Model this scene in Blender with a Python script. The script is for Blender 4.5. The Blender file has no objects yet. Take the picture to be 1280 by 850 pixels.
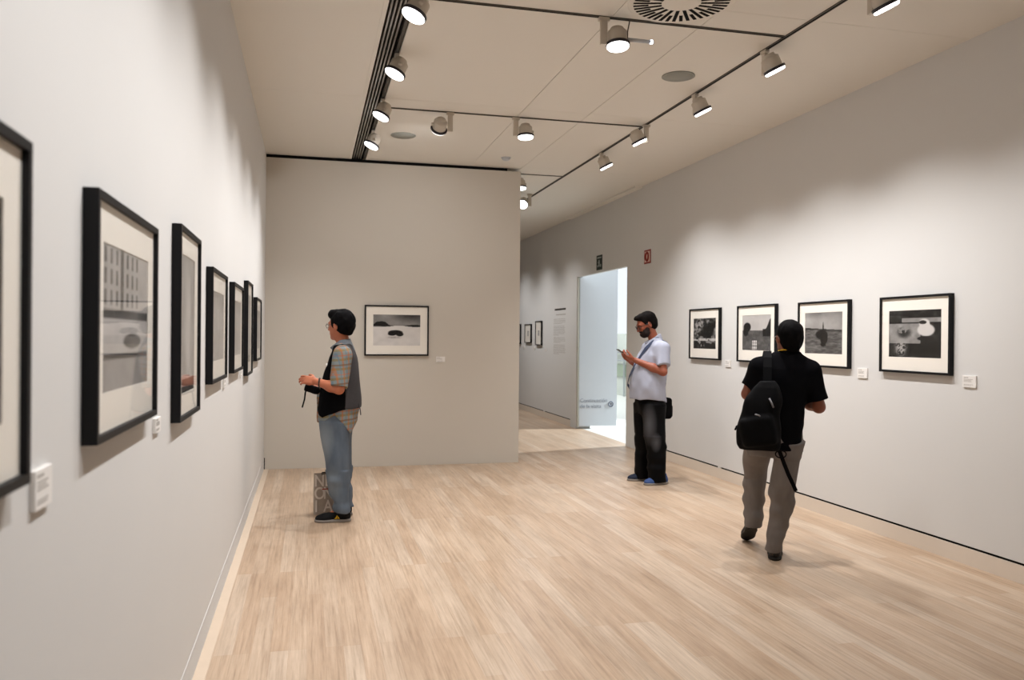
import bpy, bmesh, math, random
import numpy as np
from mathutils import Matrix, Vector, Euler

random.seed(4)
C = bpy.context.scene.collection
PI = math.pi
H = 1.5                                   # eye height of the photographer
XL, XR, YP, HC, XE = -0.485, 4.297, 9.579, 3.532, 2.451
GAP = 0.1295

# ------------------------------------------------------------------ materials
def lin(c):
    out = []
    for v in c[:3]:
        v = v / 255.0
        out.append(v / 12.92 if v <= 0.04045 else ((v + 0.055) / 1.055) ** 2.4)
    return (out[0], out[1], out[2], 1.0)

class NT:
    def __init__(self, name):
        self.m = bpy.data.materials.new(name); self.m.use_nodes = True
        self.t = self.m.node_tree; self.t.nodes.clear()
        self.out = self.n('ShaderNodeOutputMaterial')
    def n(self, typ, **kw):
        nd = self.t.nodes.new(typ)
        for k, v in kw.items():
            setattr(nd, k, v)
        return nd
    def l(self, a, b): self.t.links.new(a, b)
    def put(self, sock, v):
        if isinstance(v, bpy.types.NodeSocket): self.l(v, sock)
        else: sock.default_value = v
    def math(self, op, a, b=0.0, c=None):
        nd = self.n('ShaderNodeMath', operation=op)
        self.put(nd.inputs[0], a); self.put(nd.inputs[1], b)
        if c is not None: self.put(nd.inputs[2], c)
        return nd.outputs[0]
    def mix(self, fac, a, b, mode='MIX'):
        nd = self.n('ShaderNodeMix', data_type='RGBA', blend_type=mode)
        self.put(nd.inputs[0], fac); self.put(nd.inputs[6], a); self.put(nd.inputs[7], b)
        return nd.outputs[2]
    def obj(self): return self.n('ShaderNodeTexCoord').outputs['Object']
    def sep(self, v):
        nd = self.n('ShaderNodeSeparateXYZ'); self.l(v, nd.inputs[0]); return nd.outputs
    def comb(self, x, y, z):
        nd = self.n('ShaderNodeCombineXYZ')
        for i, v in enumerate((x, y, z)): self.put(nd.inputs[i], v)
        return nd.outputs[0]
    def noise(self, vec, scale, detail=3.0, rough=0.5):
        nd = self.n('ShaderNodeTexNoise')
        if vec is not None: self.l(vec, nd.inputs['Vector'])
        nd.inputs['Scale'].default_value = scale; nd.inputs['Detail'].default_value = detail
        nd.inputs['Roughness'].default_value = rough
        return nd.outputs['Fac']
    def scale(self, vec, s):
        nd = self.n('ShaderNodeVectorMath', operation='MULTIPLY'); self.l(vec, nd.inputs[0])
        nd.inputs[1].default_value = s; return nd.outputs[0]
    def ramp(self, fac, stops):
        nd = self.n('ShaderNodeValToRGB'); self.put(nd.inputs[0], fac)
        e = nd.color_ramp.elements
        while len(e) < len(stops): e.new(0.5)
        for el, (p, c) in zip(e, stops): el.position = p; el.color = c
        return nd.outputs[0]
    def bsdf(self, color, rough=0.6, spec=0.4, metal=0.0, bump=None, bstr=0.2, bdist=0.002):
        nd = self.n('ShaderNodeBsdfPrincipled')
        self.put(nd.inputs['Base Color'], color); self.put(nd.inputs['Roughness'], rough)
        nd.inputs['Specular IOR Level'].default_value = spec; nd.inputs['Metallic'].default_value = metal
        if bump is not None:
            b = self.n('ShaderNodeBump'); b.inputs['Strength'].default_value = bstr
            b.inputs['Distance'].default_value = bdist
            self.l(bump, b.inputs['Height']); self.l(b.outputs[0], nd.inputs['Normal'])
        self.l(nd.outputs[0], self.out.inputs[0])
        return nd

def simple(name, rgb, rough=0.6, spec=0.4, metal=0.0, var=0.06, vs=12.0, bump=0.0, bs=300.0):
    """plain surface with a slight procedural mottling"""
    t = NT(name); o = t.obj(); c = lin(rgb)
    f = t.noise(o, vs, 3)
    a = tuple(max(0, min(1, v * (1 - var))) for v in c[:3]) + (1,)
    b = tuple(max(0, min(1, v * (1 + var))) for v in c[:3]) + (1,)
    col = t.mix(f, a, b)
    t.bsdf(col, rough, spec, metal, t.noise(o, bs, 2) if bump else None, bump)
    return t.m

def emit(name, rgb, strength):
    t = NT(name); e = t.n('ShaderNodeEmission'); e.inputs[0].default_value = lin(rgb); e.inputs[1].default_value = strength
    t.l(e.outputs[0], t.out.inputs[0]); return t.m

def attr_mat(name, rough=0.55, tint=(1.0, 0.965, 0.935)):
    t = NT(name); a = t.n('ShaderNodeAttribute', attribute_name='tone')
    t.bsdf(t.mix(1.0, a.outputs['Color'], tint + (1,), 'MULTIPLY'), rough, 0.2); return t.m

def glass_mat(name):
    t = NT(name); fr = t.n('ShaderNodeFresnel'); ge = t.n('ShaderNodeNewGeometry'); t.l(t.math('ADD', 1.45, t.math('MULTIPLY', ge.outputs['Backfacing'], 1 / 1.45 - 1.45)), fr.inputs['IOR'])
    tr = t.n('ShaderNodeBsdfTransparent'); gl = t.n('ShaderNodeBsdfGlossy'); gl.inputs['Roughness'].default_value = 0.03
    mx = t.n('ShaderNodeMixShader'); t.l(fr.outputs[0], mx.inputs[0]); t.l(tr.outputs[0], mx.inputs[1]); t.l(gl.outputs[0], mx.inputs[2])
    t.l(mx.outputs[0], t.out.inputs[0]); return t.m

def floor_mat():
    t = NT('washed_wood_planks'); o = t.obj(); s = t.sep(o)
    v = t.comb(s[1], s[0], 0.0)
    br = t.n('ShaderNodeTexBrick', offset=0.37, offset_frequency=3, squash=1.0)
    t.l(v, br.inputs['Vector']); br.inputs['Scale'].default_value = 1.0
    br.inputs['Brick Width'].default_value = 1.35; br.inputs['Row Height'].default_value = 0.085
    br.inputs['Mortar Size'].default_value = 0.0012; br.inputs['Mortar Smooth'].default_value = 0.3
    br.inputs['Color1'].default_value = (0, 0, 0, 1); br.inputs['Color2'].default_value = (1, 1, 1, 1)
    br.inputs['Mortar'].default_value = (0.3, 0.3, 0.3, 1)
    tone = br.outputs['Color']
    grain = t.noise(t.scale(o, (60, 1.6, 1)), 1.0, 5, 0.7)
    fine = t.noise(t.scale(o, (170, 5, 1)), 1.0, 3, 0.6)
    cloud = t.noise(o, 0.8, 3)
    blot = t.noise(t.scale(o, (5, 0.9, 1)), 1.0, 5, 0.65)
    base = t.ramp(tone, [(0.0, lin((181, 156, 131))), (0.5, lin((187, 164, 140))), (1.0, lin((194, 175, 154)))])
    gr = t.ramp(grain, [(0.28, (0.66, 0.62, 0.59, 1)), (0.5, (0.97, 0.96, 0.95, 1)), (0.72, (1.14, 1.16, 1.18, 1))])
    c = t.mix(1.0, base, gr, 'MULTIPLY')
    c = t.mix(0.35, c, t.ramp(fine, [(0.3, (0.82, 0.81, 0.80, 1)), (0.7, (1.1, 1.1, 1.1, 1))]), 'MULTIPLY')
    c = t.mix(0.8, c, t.ramp(blot, [(0.32, (0.80, 0.76, 0.73, 1)), (0.60, (1.06, 1.07, 1.09, 1))]), 'MULTIPLY')
    c = t.mix(0.5, c, t.ramp(cloud, [(0.3, (0.95, 0.94, 0.93, 1)), (0.7, (1.04, 1.04, 1.05, 1))]), 'MULTIPLY')
    c = t.mix(t.math('MULTIPLY', br.outputs['Fac'], 0.18), c, lin((120, 92, 72)))
    rg = t.math('MULTIPLY_ADD', grain, 0.18, 0.30)
    t.bsdf(c, rg, 0.45, 0, grain, 0.06, 0.001)
    return t.m

def plaid_mat():
    t = NT('plaid_cotton'); o = t.obj(); s = t.sep(o)
    u = t.math('ADD', s[0], s[1]); z = t.math('ADD', s[2], t.math('MULTIPLY', s[0], 0.10))
    wob = t.math('MULTIPLY', t.noise(o, 9, 2), 0.010)
    u = t.math('ADD', u, wob); z = t.math('ADD', z, wob)
    def stripe(val, per, lo, hi):
        f = t.math('FRACT', t.math('MULTIPLY', t.math('ADD', val, 5.0), 1.0 / per))
        return t.math('MULTIPLY', t.math('GREATER_THAN', f, lo), t.math('LESS_THAN', f, hi))
    c = t.mix(t.noise(o, 18, 2), lin((102, 112, 116)), lin((140, 146, 142)))
    c = t.mix(t.math('MULTIPLY', stripe(z, 0.075, 0.05, 0.30), 0.6), c, lin((128, 104, 40)))
    c = t.mix(t.math('MULTIPLY', stripe(u, 0.070, 0.10, 0.34), 0.55), c, lin((172, 100, 44)))
    c = t.mix(t.math('MULTIPLY', stripe(z, 0.075, 0.55, 0.66), 0.6), c, lin((176, 100, 64)))
    c = t.mix(t.math('MULTIPLY', stripe(u, 0.070, 0.60, 0.72), 0.60), c, lin((92, 118, 138)))
    c = t.mix(t.math('MULTIPLY', stripe(z, 0.15, 0.75, 0.85), 0.55), c, lin((86, 80, 60)))
    t.bsdf(c, 0.85, 0.2, 0, t.noise(o, 40, 3), 0.25, 0.004); return t.m

def denim_mat(name, c1, c2, fades_glints=(), fade_glint_col=(150, 155, 160), rough=0.85):
    t = NT(name); o = t.obj()
    c = t.mix(t.noise(t.scale(o, (14, 14, 5)), 1.0, 4, 0.6), lin(c1), lin(c2))
    for (p, r, a) in fades_glints:
        mp = t.n('ShaderNodeVectorMath', operation='SUBTRACT'); t.l(o, mp.inputs[0]); mp.inputs[1].default_value = p
        sc = t.scale(mp.outputs[0], (1 / r[0], 1 / r[1], 1 / r[2]))
        ln = t.n('ShaderNodeVectorMath', operation='LENGTH'); t.l(sc, ln.inputs[0])
        f = t.math('MULTIPLY', t.math('MAXIMUM', t.math('SUBTRACT', 1.0, ln.outputs['Value']), 0.0), a)
        c = t.mix(f, c, lin(fade_glint_col))
    w = t.noise(t.scale(o, (500, 500, 500)), 1.0, 1)
    t.bsdf(c, rough, 0.08, 0, w, 0.15, 0.001); return t.m

def skin_mat(name, rgb):
    t = NT(name); o = t.obj(); c = lin(rgb)
    n = t.noise(o, 26, 4)
    a = (c[0] * 0.82, c[1] * 0.74, c[2] * 0.72, 1); b = (min(1, c[0] * 1.12), c[1] * 1.12, c[2] * 1.1, 1)
    nd = t.bsdf(t.mix(n, a, b), 0.5, 0.4, 0, t.noise(o, 220, 2), 0.1, 0.001)
    nd.inputs['Subsurface Weight'].default_value = 0.08
    nd.inputs['Subsurface Radius'].default_value = (0.01, 0.004, 0.002)
    return t.m

def hair_mat(name, rgb):
    t = NT(name); o = t.obj(); c = lin(rgb)
    s = t.noise(t.scale(o, (120, 120, 30)), 1.0, 3)
    t.bsdf(t.mix(s, tuple(v * 0.6 for v in c[:3]) + (1,), tuple(v * 1.5 for v in c[:3]) + (1,)), 0.75, 0.06, 0, s, 0.6, 0.004); return t.m

M = {}
M['wall'] = simple('grey_wall_paint', (207, 206, 204), 0.85, 0.15, var=0.012, vs=2.0, bump=0.03, bs=260)
M['wall_part'] = simple('grey_partition_paint', (200, 194, 184), 0.85, 0.15, var=0.012, vs=2.0, bump=0.03, bs=260)
M['ceil'] = simple('cream_ceiling_panel', (226, 223, 216), 0.8, 0.2, var=0.01, vs=1.5)
M['seam'] = simple('ceiling_seam_shadow_gap', (165, 150, 130), 0.9, 0.1)
M['slot'] = simple('black_slot', (16, 15, 15), 0.8, 0.1)
M['alu'] = simple('brushed_aluminium', (150, 145, 138), 0.35, 0.5, 0.8)
M['track'] = simple('grey_track', (84, 80, 74), 0.5, 0.4, 0.3)
M['lampgrey'] = simple('silver_grey_lamp_paint', (196, 188, 176), 0.4, 0.5, 0.15)
M['lampdark'] = simple('dark_lamp_ring', (30, 28, 40), 0.4, 0.5)
M['lens'] = emit('lamp_glass', (255, 252, 250), 9.0)
M['lensdim'] = emit('lamp_glass_dim', (255, 250, 245), 2.5)
M['pilot'] = emit('pilot_glow', (225, 235, 255), 5.0)
M['floor'] = floor_mat()
M['plinth'] = simple('cream_plinth', (212, 200, 186), 0.6, 0.3, var=0.02)
M['border'] = simple('pale_floor_border', (204, 186, 166), 0.5, 0.3, var=0.04)
M['dark'] = simple('painted_gap_dark', (20, 19, 18), 0.9, 0.1)
M['black'] = simple('black_lacquered_wood', (11, 11, 14), 0.55, 0.25, var=0.15)
M['mat'] = simple('mat_board', (238, 233, 224), 0.85, 0.15, var=0.01)
M['glass'] = glass_mat('picture_glass')
M['print'] = attr_mat('silver_print')
M['card'] = simple('white_card', (226, 223, 219), 0.7, 0.2, var=0.01)
M['ink'] = simple('grey_ink', (172, 168, 163), 0.8, 0.1)
M['inkdark'] = simple('dark_ink', (70, 66, 62), 0.8, 0.1)
M['ink_slate'] = simple('slate_ink', (112, 118, 134), 0.8, 0.1)
M['inkpale'] = simple('pale_grey_ink', (136, 142, 154), 0.8, 0.1)
M['white'] = simple('white_paint', (194, 198, 203), 0.7, 0.3, var=0.01)
M['stone'] = simple('pale_stone_floor', (214, 214, 208), 0.5, 0.4, var=0.03)
M['atrium'] = simple('pale_concrete', (206, 210, 202), 0.8, 0.2, var=0.03)
M['gglass'] = simple('greenish_balustrade_panel', (160, 172, 150), 0.3, 0.4, var=0.1)
M['steel'] = simple('steel_rail', (190, 194, 196), 0.3, 0.5, 0.6)
M['sky'] = emit('daylight_glazing', (244, 250, 255), 1.15)
M['green'] = simple('exit_sign_green', (22, 40, 36), 0.5, 0.3)
M['signwhite'] = simple('sign_white', (170, 178, 176), 0.6, 0.3)
M['red'] = simple('fire_sign_red', (128, 28, 20), 0.5, 0.3)
M['signpink'] = simple('fire_sign_white', (226, 196, 184), 0.6, 0.3)
M['grille'] = simple('speaker_grille_grey', (150, 152, 146), 0.7, 0.3, var=0.08, vs=160)
M['skin'] = skin_mat('skin_warm', (178, 108, 78))
M['skin_tan'] = skin_mat('skin_tan', (146, 82, 60))
M['skin_dark'] = skin_mat('skin_brown', (130, 76, 56))
M['eye'] = simple('eye_white', (220, 215, 205), 0.2, 0.5)
M['iris'] = simple('dark_iris', (30, 20, 14), 0.2, 0.5)
M['lip'] = simple('lip_skin', (160, 90, 78), 0.5, 0.4)
M['hair'] = hair_mat('black_hair', (9, 8, 9))
M['hair_brown'] = hair_mat('dark_brown_hair', (15, 11, 10))
M['beard'] = hair_mat('grizzled_beard', (40, 34, 33))
M['plaid'] = plaid_mat()
M['vest_black'] = simple('black_vest_cloth', (9, 9, 11), 0.95, 0.05, var=0.2, bump=0.3, bs=60)
M['vest_grey'] = simple('charcoal_vest_back', (62, 60, 62), 0.85, 0.2, var=0.15, vs=40, bump=0.3, bs=80)
M['collar'] = simple('grey_collar_cotton', (112, 118, 124), 0.85, 0.2, var=0.12, vs=40)
M['jeans'] = denim_mat('washed_blue_denim', (70, 80, 92), (108, 118, 130),
                       [((0.08, 0.12, 0.66), (0.10, 0.16, 0.22), 0.7), ((0.02, 0.16, 0.30), (0.1, 0.1, 0.2), 0.4)], (150, 158, 162))
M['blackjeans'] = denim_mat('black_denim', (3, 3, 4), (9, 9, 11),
                            [((0.10, 0.17, 0.62), (0.09, 0.10, 0.24), 0.28), ((0.03, 0.20, 0.44), (0.06, 0.08, 0.11), 0.26)], (150, 150, 156), 0.6)  # pale patches paint the grey highlights onto thigh and knee
M['chino'] = denim_mat('grey_brown_cotton', (100, 95, 92), (128, 121, 117))
M['polo'] = simple('pale_grey_polo', (166, 170, 186), 0.85, 0.2, var=0.05, vs=30, bump=0.2, bs=60)
M['tee'] = simple('black_tee', (10, 10, 13), 0.95, 0.06, var=0.2, bump=0.2, bs=60)
M['strap'] = simple('slate_strap', (66, 74, 96), 0.8, 0.2, var=0.1)
M['nylon'] = simple('black_nylon', (8, 8, 10), 0.85, 0.10, var=0.25, vs=30, bump=0.2, bs=120)
M['zip'] = simple('grey_zip_tape', (120, 120, 124), 0.5, 0.4)
M['shoe_black'] = simple('black_suede', (14, 14, 16), 0.8, 0.2, var=0.2)
M['shoe_blue'] = simple('blue_canvas', (62, 84, 132), 0.8, 0.2, var=0.15)
M['shoe_navy'] = simple('navy_canvas', (32, 38, 54), 0.8, 0.2, var=0.15)
M['shoe_dark'] = simple('dark_leather', (30, 27, 26), 0.5, 0.3, var=0.15)
M['sole_grey'] = simple('grey_rubber', (134, 128, 122), 0.7, 0.3)
M['sole_pale'] = simple('pale_rubber', (150, 146, 128), 0.7, 0.3)
M['sole_dark'] = simple('dark_rubber', (34, 32, 28), 0.7, 0.3)
M['yellow'] = simple('yellow_patch', (226, 180, 40), 0.6, 0.3)
M['plastic'] = simple('black_plastic', (12, 12, 13), 0.35, 0.5)
M['screen'] = simple('phone_screen_glass', (40, 46, 48), 0.1, 0.5)
M['bag'] = simple('taupe_paper_bag', (178, 166, 154), 0.6, 0.3, var=0.22, vs=14)
M['bagletter'] = simple('white_bag_print', (232, 224, 216), 0.6, 0.3, var=0.03)
M['bagred'] = simple('red_bag_print', (170, 96, 84), 0.6, 0.3)
M['watch'] = simple('watch_strap', (40, 34, 32), 0.5, 0.4)

# ------------------------------------------------------------------ mesh helpers
def mesh_obj(name, verts, faces, mat, parent=None, smooth=False):
    me = bpy.data.meshes.new(name)
    me.from_pydata([tuple(map(float, v)) for v in verts], [], [tuple(map(int, f)) for f in faces]); me.update()
    o = bpy.data.objects.new(name, me); C.objects.link(o)
    for m in (mat if isinstance(mat, (list, tuple)) else [mat]): me.materials.append(m)
    if smooth: me.shade_smooth()
    if parent is not None: o.parent = parent
    return o

class MB:
    def __init__(self): self.v = []; self.f = []
    def add(self, v, f):
        b = len(self.v); self.v += [tuple(p) for p in v]; self.f += [tuple(b + i for i in q) for q in f]; return self
    def box(self, lo, hi, bev=0.0):
        x0, y0, z0 = lo; x1, y1, z1 = hi
        if bev <= 0:
            v = [(x0, y0, z0), (x1, y0, z0), (x1, y1, z0), (x0, y1, z0), (x0, y0, z1), (x1, y0, z1), (x1, y1, z1), (x0, y1, z1)]
            return self.add(v, [(0, 3, 2, 1), (4, 5, 6, 7), (0, 1, 5, 4), (1, 2, 6, 5), (2, 3, 7, 6), (3, 0, 4, 7)])
        bm = bmesh.new(); bmesh.ops.create_cube(bm, size=1.0)
        for q in bm.verts: q.co = Vector(((x0 + x1) / 2 + q.co.x * (x1 - x0), (y0 + y1) / 2 + q.co.y * (y1 - y0), (z0 + z1) / 2 + q.co.z * (z1 - z0)))
        bmesh.ops.bevel(bm, geom=bm.edges[:], offset=bev, segments=2, affect='EDGES', profile=0.6)
        bm.verts.index_update()
        self.add([q.co[:] for q in bm.verts], [[q.index for q in fa.verts] for fa in bm.faces]); bm.free(); return self
    def lathe(self, prof, n=32, axis='z', at=(0, 0, 0)):
        v = []; f = []
        for (r, z) in prof:
            for k in range(n):
                a = 2 * PI * k / n; v.append((at[0] + r * math.cos(a), at[1] + r * math.sin(a), at[2] + z))
        m = len(prof)
        for i in range(m - 1):
            for k in range(n):
                a, b = i * n + k, i * n + (k + 1) % n
                f.append((a, b, b + n, a + n))
        f.append(tuple(range(n))[::-1]); f.append(tuple((m - 1) * n + k for k in range(n)))
        return self.add(v, f)
    def quadstrip(self, pts, nrm, w, t):
        """a strap: a flat band that follows pts, w wide, t thick, nrm its outward side"""
        P = [Vector(p) for p in pts]; N = [Vector(n).normalized() for n in nrm]; v = []
        for i, p in enumerate(P):
            d = (P[min(i + 1, len(P) - 1)] - P[max(i - 1, 0)]).normalized()
            s = d.cross(N[i]).normalized(); n = N[i]
            for a, b in ((-1, 0), (1, 0), (1, 1), (-1, 1)): v.append(p + s * (a * w / 2) + n * (b * t))
        f = [(0, 1, 2, 3)]
        for i in range(len(P) - 1):
            for k in range(4): a = i * 4 + k; b = i * 4 + (k + 1) % 4; f.append((a, a + 4, b + 4, b))
        e = (len(P) - 1) * 4; f.append((e + 3, e + 2, e + 1, e))
        return self.add(v, f)
    def tube(self, pts, r, n=8):
        P = [Vector(p) for p in pts]; R = r if isinstance(r, (list, tuple)) else [r] * len(P); v = []; f = []; u = None
        for i, p in enumerate(P):
            d = (P[min(i + 1, len(P) - 1)] - P[max(i - 1, 0)]).normalized()
            if u is None: u = d.orthogonal().normalized()
            u = (u - d * u.dot(d)).normalized(); w = d.cross(u)
            for k in range(n): a = 2 * PI * k / n; v.append(p + (u * math.cos(a) + w * math.sin(a)) * R[i])
        for i in range(len(P) - 1):
            for k in range(n): a = i * n + k; b = i * n + (k + 1) % n; f.append((a, b, b + n, a + n))
        f.append(tuple(range(n))[::-1]); f.append(tuple((len(P) - 1) * n + k for k in range(n)))
        return self.add(v, f)
    def xf(self, mtx): self.v = [tuple(mtx @ Vector(p)) for p in self.v]; return self
    def build(self, name, mat, parent=None, smooth=False): return mesh_obj(name, self.v, self.f, mat, parent, smooth)

def tag(o, label=None, cat=None, group=None, kind=None):
    if label: o['label'] = label
    if cat: o['category'] = cat
    if group: o['group'] = group
    if kind: o['kind'] = kind
    return o
def struct(o): o['kind'] = 'structure'; return o
def thing(name, label, cat, loc=(0, 0, 0), rz=0.0, group=None):
    o = bpy.data.objects.new(name, None); C.objects.link(o); o.empty_display_size = 0.1
    o.location = loc; o.rotation_euler = (0, 0, rz); return tag(o, label, cat, group)
def copy_tree(o, parent=None):
    c = o.copy(); C.objects.link(c)
    if parent is not None: c.parent = parent
    for ch in list(o.children): copy_tree(ch, c)
    return c
def text_mb(body, size, mat4, align='LEFT', depth=0.0012, font_bold=False):
    cu = bpy.data.curves.new('t', 'FONT'); cu.body = body; cu.size = size; cu.extrude = depth; cu.align_x = align
    cu.offset = 0.012 * size if font_bold else 0.0
    ob = bpy.data.objects.new('t', cu); C.objects.link(ob)
    me = bpy.data.meshes.new_from_object(ob.evaluated_get(bpy.context.evaluated_depsgraph_get()))
    mb = MB(); mb.add([mat4 @ v.co for v in me.vertices], [p.vertices[:] for p in me.polygons])
    bpy.data.objects.remove(ob); bpy.data.curves.remove(cu); bpy.data.meshes.remove(me)
    return mb

# ------------------------------------------------------------------ the room
YB, YF = -3.0, 20.5
D1, D2, DH = 10.757, 12.97, 2.508          # doorway in the right wall
S1, S2 = 10.24, 13.27                      # flush wall section around the doorway
struct(MB().box((XL - 0.2, YB, -0.1), (4.40, YF, 0.0)).build('floor', M['floor']))
struct(MB().box((XL, YB, GAP), (XL - 0.2, YF, HC + 0.1)).build('wall_left', M['wall']))
struct(MB().box((XL - 0.2, YB, 0.0), (XL + 0.002, YP, GAP - 0.003), 0.001).build('baseboard_left', M['wall']))
struct(MB().box((XL - 0.05, YB, GAP - 0.004), (XL - 0.004, YP, GAP + 0.002)).build('trim_1', M['card']))
struct(MB().box((XL + 0.002, YB, 0.0), (XL + 0.055, YP, 0.0025)).build('trim_2', M['border']))
W = 0.25
m = MB()
m.box((XR, YB, GAP), (XR + W, S1, HC + 0.1))
m.box((XR, S1, 0.0), (XR + W, D1, HC + 0.1)); m.box((XR, D1, DH), (XR + 0.06, D2, HC + 0.1)); m.box((XR, D2, 0.0), (XR + W, S2, HC + 0.1))
m.box((XR, S2, GAP), (XR + W, YF, HC + 0.1))
struct(m.build('wall_right', M['wall']))
struct(MB().box((XR, YB, 0.0), (XR + W, S1, 0.1125)).box((XR, S2, 0.0), (XR + W, YF, 0.1125)).build('baseboard_right', M['plinth']))
struct(MB().box((XR + 0.010, YB, 0.1125), (XR + 0.06, S1, GAP)).box((XR + 0.010, S2, 0.1125), (XR + 0.06, YF, GAP)).build('gap_shade_right', M['dark']))  # near-black strip paints in the shade of the recess under the wall
struct(MB().box((XR, 8.03, 0.113), (XR + 0.05, 8.09, GAP + 0.001)).box((XR, 14.84, 0.113), (XR + 0.05, 14.92, GAP + 0.001)).build('trim_4', M['wall']))
struct(MB().box((XL, YP, 0.0), (XE, YP + 0.2, 3.492)).build('wall_partition', M['wall_part']))
struct(MB().box((XL, YP + 0.03, 3.492), (XE - 0.16, YP + 0.17, HC)).build('gap_shade_top', M['slot']))  # black strip stands in for the shade in the gap above the partition
struct(MB().box((XL + 0.001, YP - 0.006, 0.0), (XL + 0.012, YP, GAP)).build('trim_6', M['dark']))
struct(MB().box((XL - 0.2, YF, 0.0), (XR + W, YF + 0.2, HC + 0.1)).build('wall_far', M['wall']))
struct(MB().box((XL - 0.2, YB - 0.2, 0.0), (XR + W, YB, HC + 0.1)).build('wall_back', M['wall']))
# ceiling panels with open joints, a slot for the light rails
SL0, SL1 = 0.452, 0.612
m = MB(); xs = [(XL - 0.2, SL0), (SL1, 1.838), (1.843, 2.449), (2.454, XR + W)]
ys = [YB, -0.25, 2.19, 4.63, 7.07, 9.51, 11.95, 14.39, YF]
for (a, b) in xs:
    for c, d in zip(ys[:-1], ys[1:]): m.box((a, c + 0.0015, HC), (b, d - 0.0015, HC + 0.02))
struct(m.build('ceiling', M['ceil']))
struct(MB().box((XL - 0.2, YB, HC + 0.021), (SL0, YF, HC + 0.12)).box((SL1, YB, HC + 0.021), (XR + W, YF, HC + 0.12)).build('ceiling_backing', M['seam']))
struct(MB().box((XL - 0.2, YB, HC + 0.12), (XR + W, YF, HC + 0.16)).build('ceiling_slab', M['slot']))
struct(MB().box((4.19, S1, HC - 0.022), (XR, S2, HC)).build('ceiling_drop_panel', M['ceil']))
struct(MB().box((SL0 - 0.028, YB, HC - 0.004), (SL0, YP, HC)).box((SL1, YB, HC - 0.002), (SL1 + 0.006, YP, HC)).build('trim_7', M['ceil']))

# passage and atrium beyond the doorway
struct(MB().box((4.40, 8.0, -0.1), (12.0, 27.0, -0.002)).build('floor_passage', M['stone']))
struct(MB().box((8.0, 8.0, 0.0), (8.25, 27.0, 1.63)).build('wall_passage', M['atrium']))
struct(MB().box((4.55, 7.8, 0.0), (12.0, 8.0, 4.8)).box((4.55, 26.8, 0), (12.0, 27.0, 4.8)).box((11.8, 8.0, 0.0), (12.0, 26.8, 4.8)).build('wall_atrium', M['white']))
struct(MB().box((4.36, 7.8, 4.7), (12.0, 27.0, 4.8)).build('ceiling_passage', M['white']))
struct(MB().box((8.1, 14.0, 1.63), (8.16, 26.8, 4.7)).build('window_1', M['sky']))
t = thing('handrail', 'pale steel double handrail with greenish panel seen through the doorway', 'handrail', (7.93, 20.0, 0))
MB().tube([(0, -6, 1.14), (0, 6, 1.14)], 0.03).build('top_rail', M['steel'], t, True)
MB().tube([(0, -6, 0.92), (0, 6, 0.92)], 0.02).build('lower_rail', M['steel'], t, True)
MB().box((0.04, -6, 0.50), (0.065, 6, 0.82)).build('panel', M['gglass'], t)
for k in range(7): MB().box((-0.02, -6 + 2 * k - 0.02, 0.0), (0.02, -6 + 2 * k + 0.02, 1.12)).build('post', M['steel'], t)

# white directional panel just inside the doorway
t = thing('direction_panel', 'tall white panel in the doorway reading Continuación de la visita', 'panel', (4.30, 12.905, 0))
MB().box((0.030, 0.0, 0.045), (0.062, 0.06, 2.500)).box((0.062, 0.0, 0.045), (0.69, 0.06, 3.0)).build('board', M['white'], t)
MB().box((0.012, 0.002, 0.03), (0.028, 0.058, 2.500), 0.002).build('edge_strip', M['atrium'], t)
RX = Matrix.Rotation(PI / 2, 4, 'X')
text_mb('Continuación', 0.088, Matrix.Translation((0.045, -0.001, 0.440)) @ RX).build('lettering', M['inkpale'], t)
text_mb('de la visita', 0.088, Matrix.Translation((0.045, -0.001, 0.345)) @ RX).build('lettering', M['inkpale'], t)
mb = MB(); ring = []
for k in range(33):
    a = 2 * PI * k / 32; ring.append((0.585 + 0.040 * math.cos(a), -0.001, 0.405 + 0.040 * math.sin(a)))
mb.tube(ring, 0.009, 6); mb.add([(0.562, -0.003, 0.42), (0.608, -0.003, 0.42), (0.585, -0.003, 0.382), (0.562, 0.0, 0.42), (0.608, 0.0, 0.42), (0.585, 0.0, 0.382)],
       [(0, 2, 1), (0, 1, 4, 3), (1, 2, 5, 4), (2, 0, 3, 5)])
mb.build('arrow_emblem', M['ink_slate'], t)

# ------------------------------------------------------------------ pictures
def vnoise2(u, v, seed):
    r = np.random.RandomState(seed).rand(64, 64)
    iu = np.floor(u).astype(int); iv = np.floor(v).astype(int); fu = u - iu; fv = v - iv
    fu = fu * fu * (3 - 2 * fu); fv = fv * fv * (3 - 2 * fv); g = lambda a, b: r[a % 64, b % 64]
    return (g(iu, iv) * (1 - fu) + g(iu + 1, iv) * fu) * (1 - fv) + (g(iu, iv + 1) * (1 - fu) + g(iu + 1, iv + 1) * fu) * fv
def fbm(u, v, s, seed, o=4):
    a = 0; w = 0.5
    for k in range(o): a = a + w * vnoise2(u * s * 2 ** k, v * s * 2 ** k, seed + k); w *= 0.5
    return a / (1 - 0.5 ** o)
def sstep(a, b, x): t = np.clip((x - a) / (b - a), 0, 1); return t * t * (3 - 2 * t)
def ellm(u, v, cu, cv, ru, rv, soft=0.15):
    return 1 - sstep(1 - soft, 1 + soft, np.sqrt(((u - cu) / ru) ** 2 + ((v - cv) / rv) ** 2))
def lerp(a, b, m): return a * (1 - m) + b * m

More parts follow.
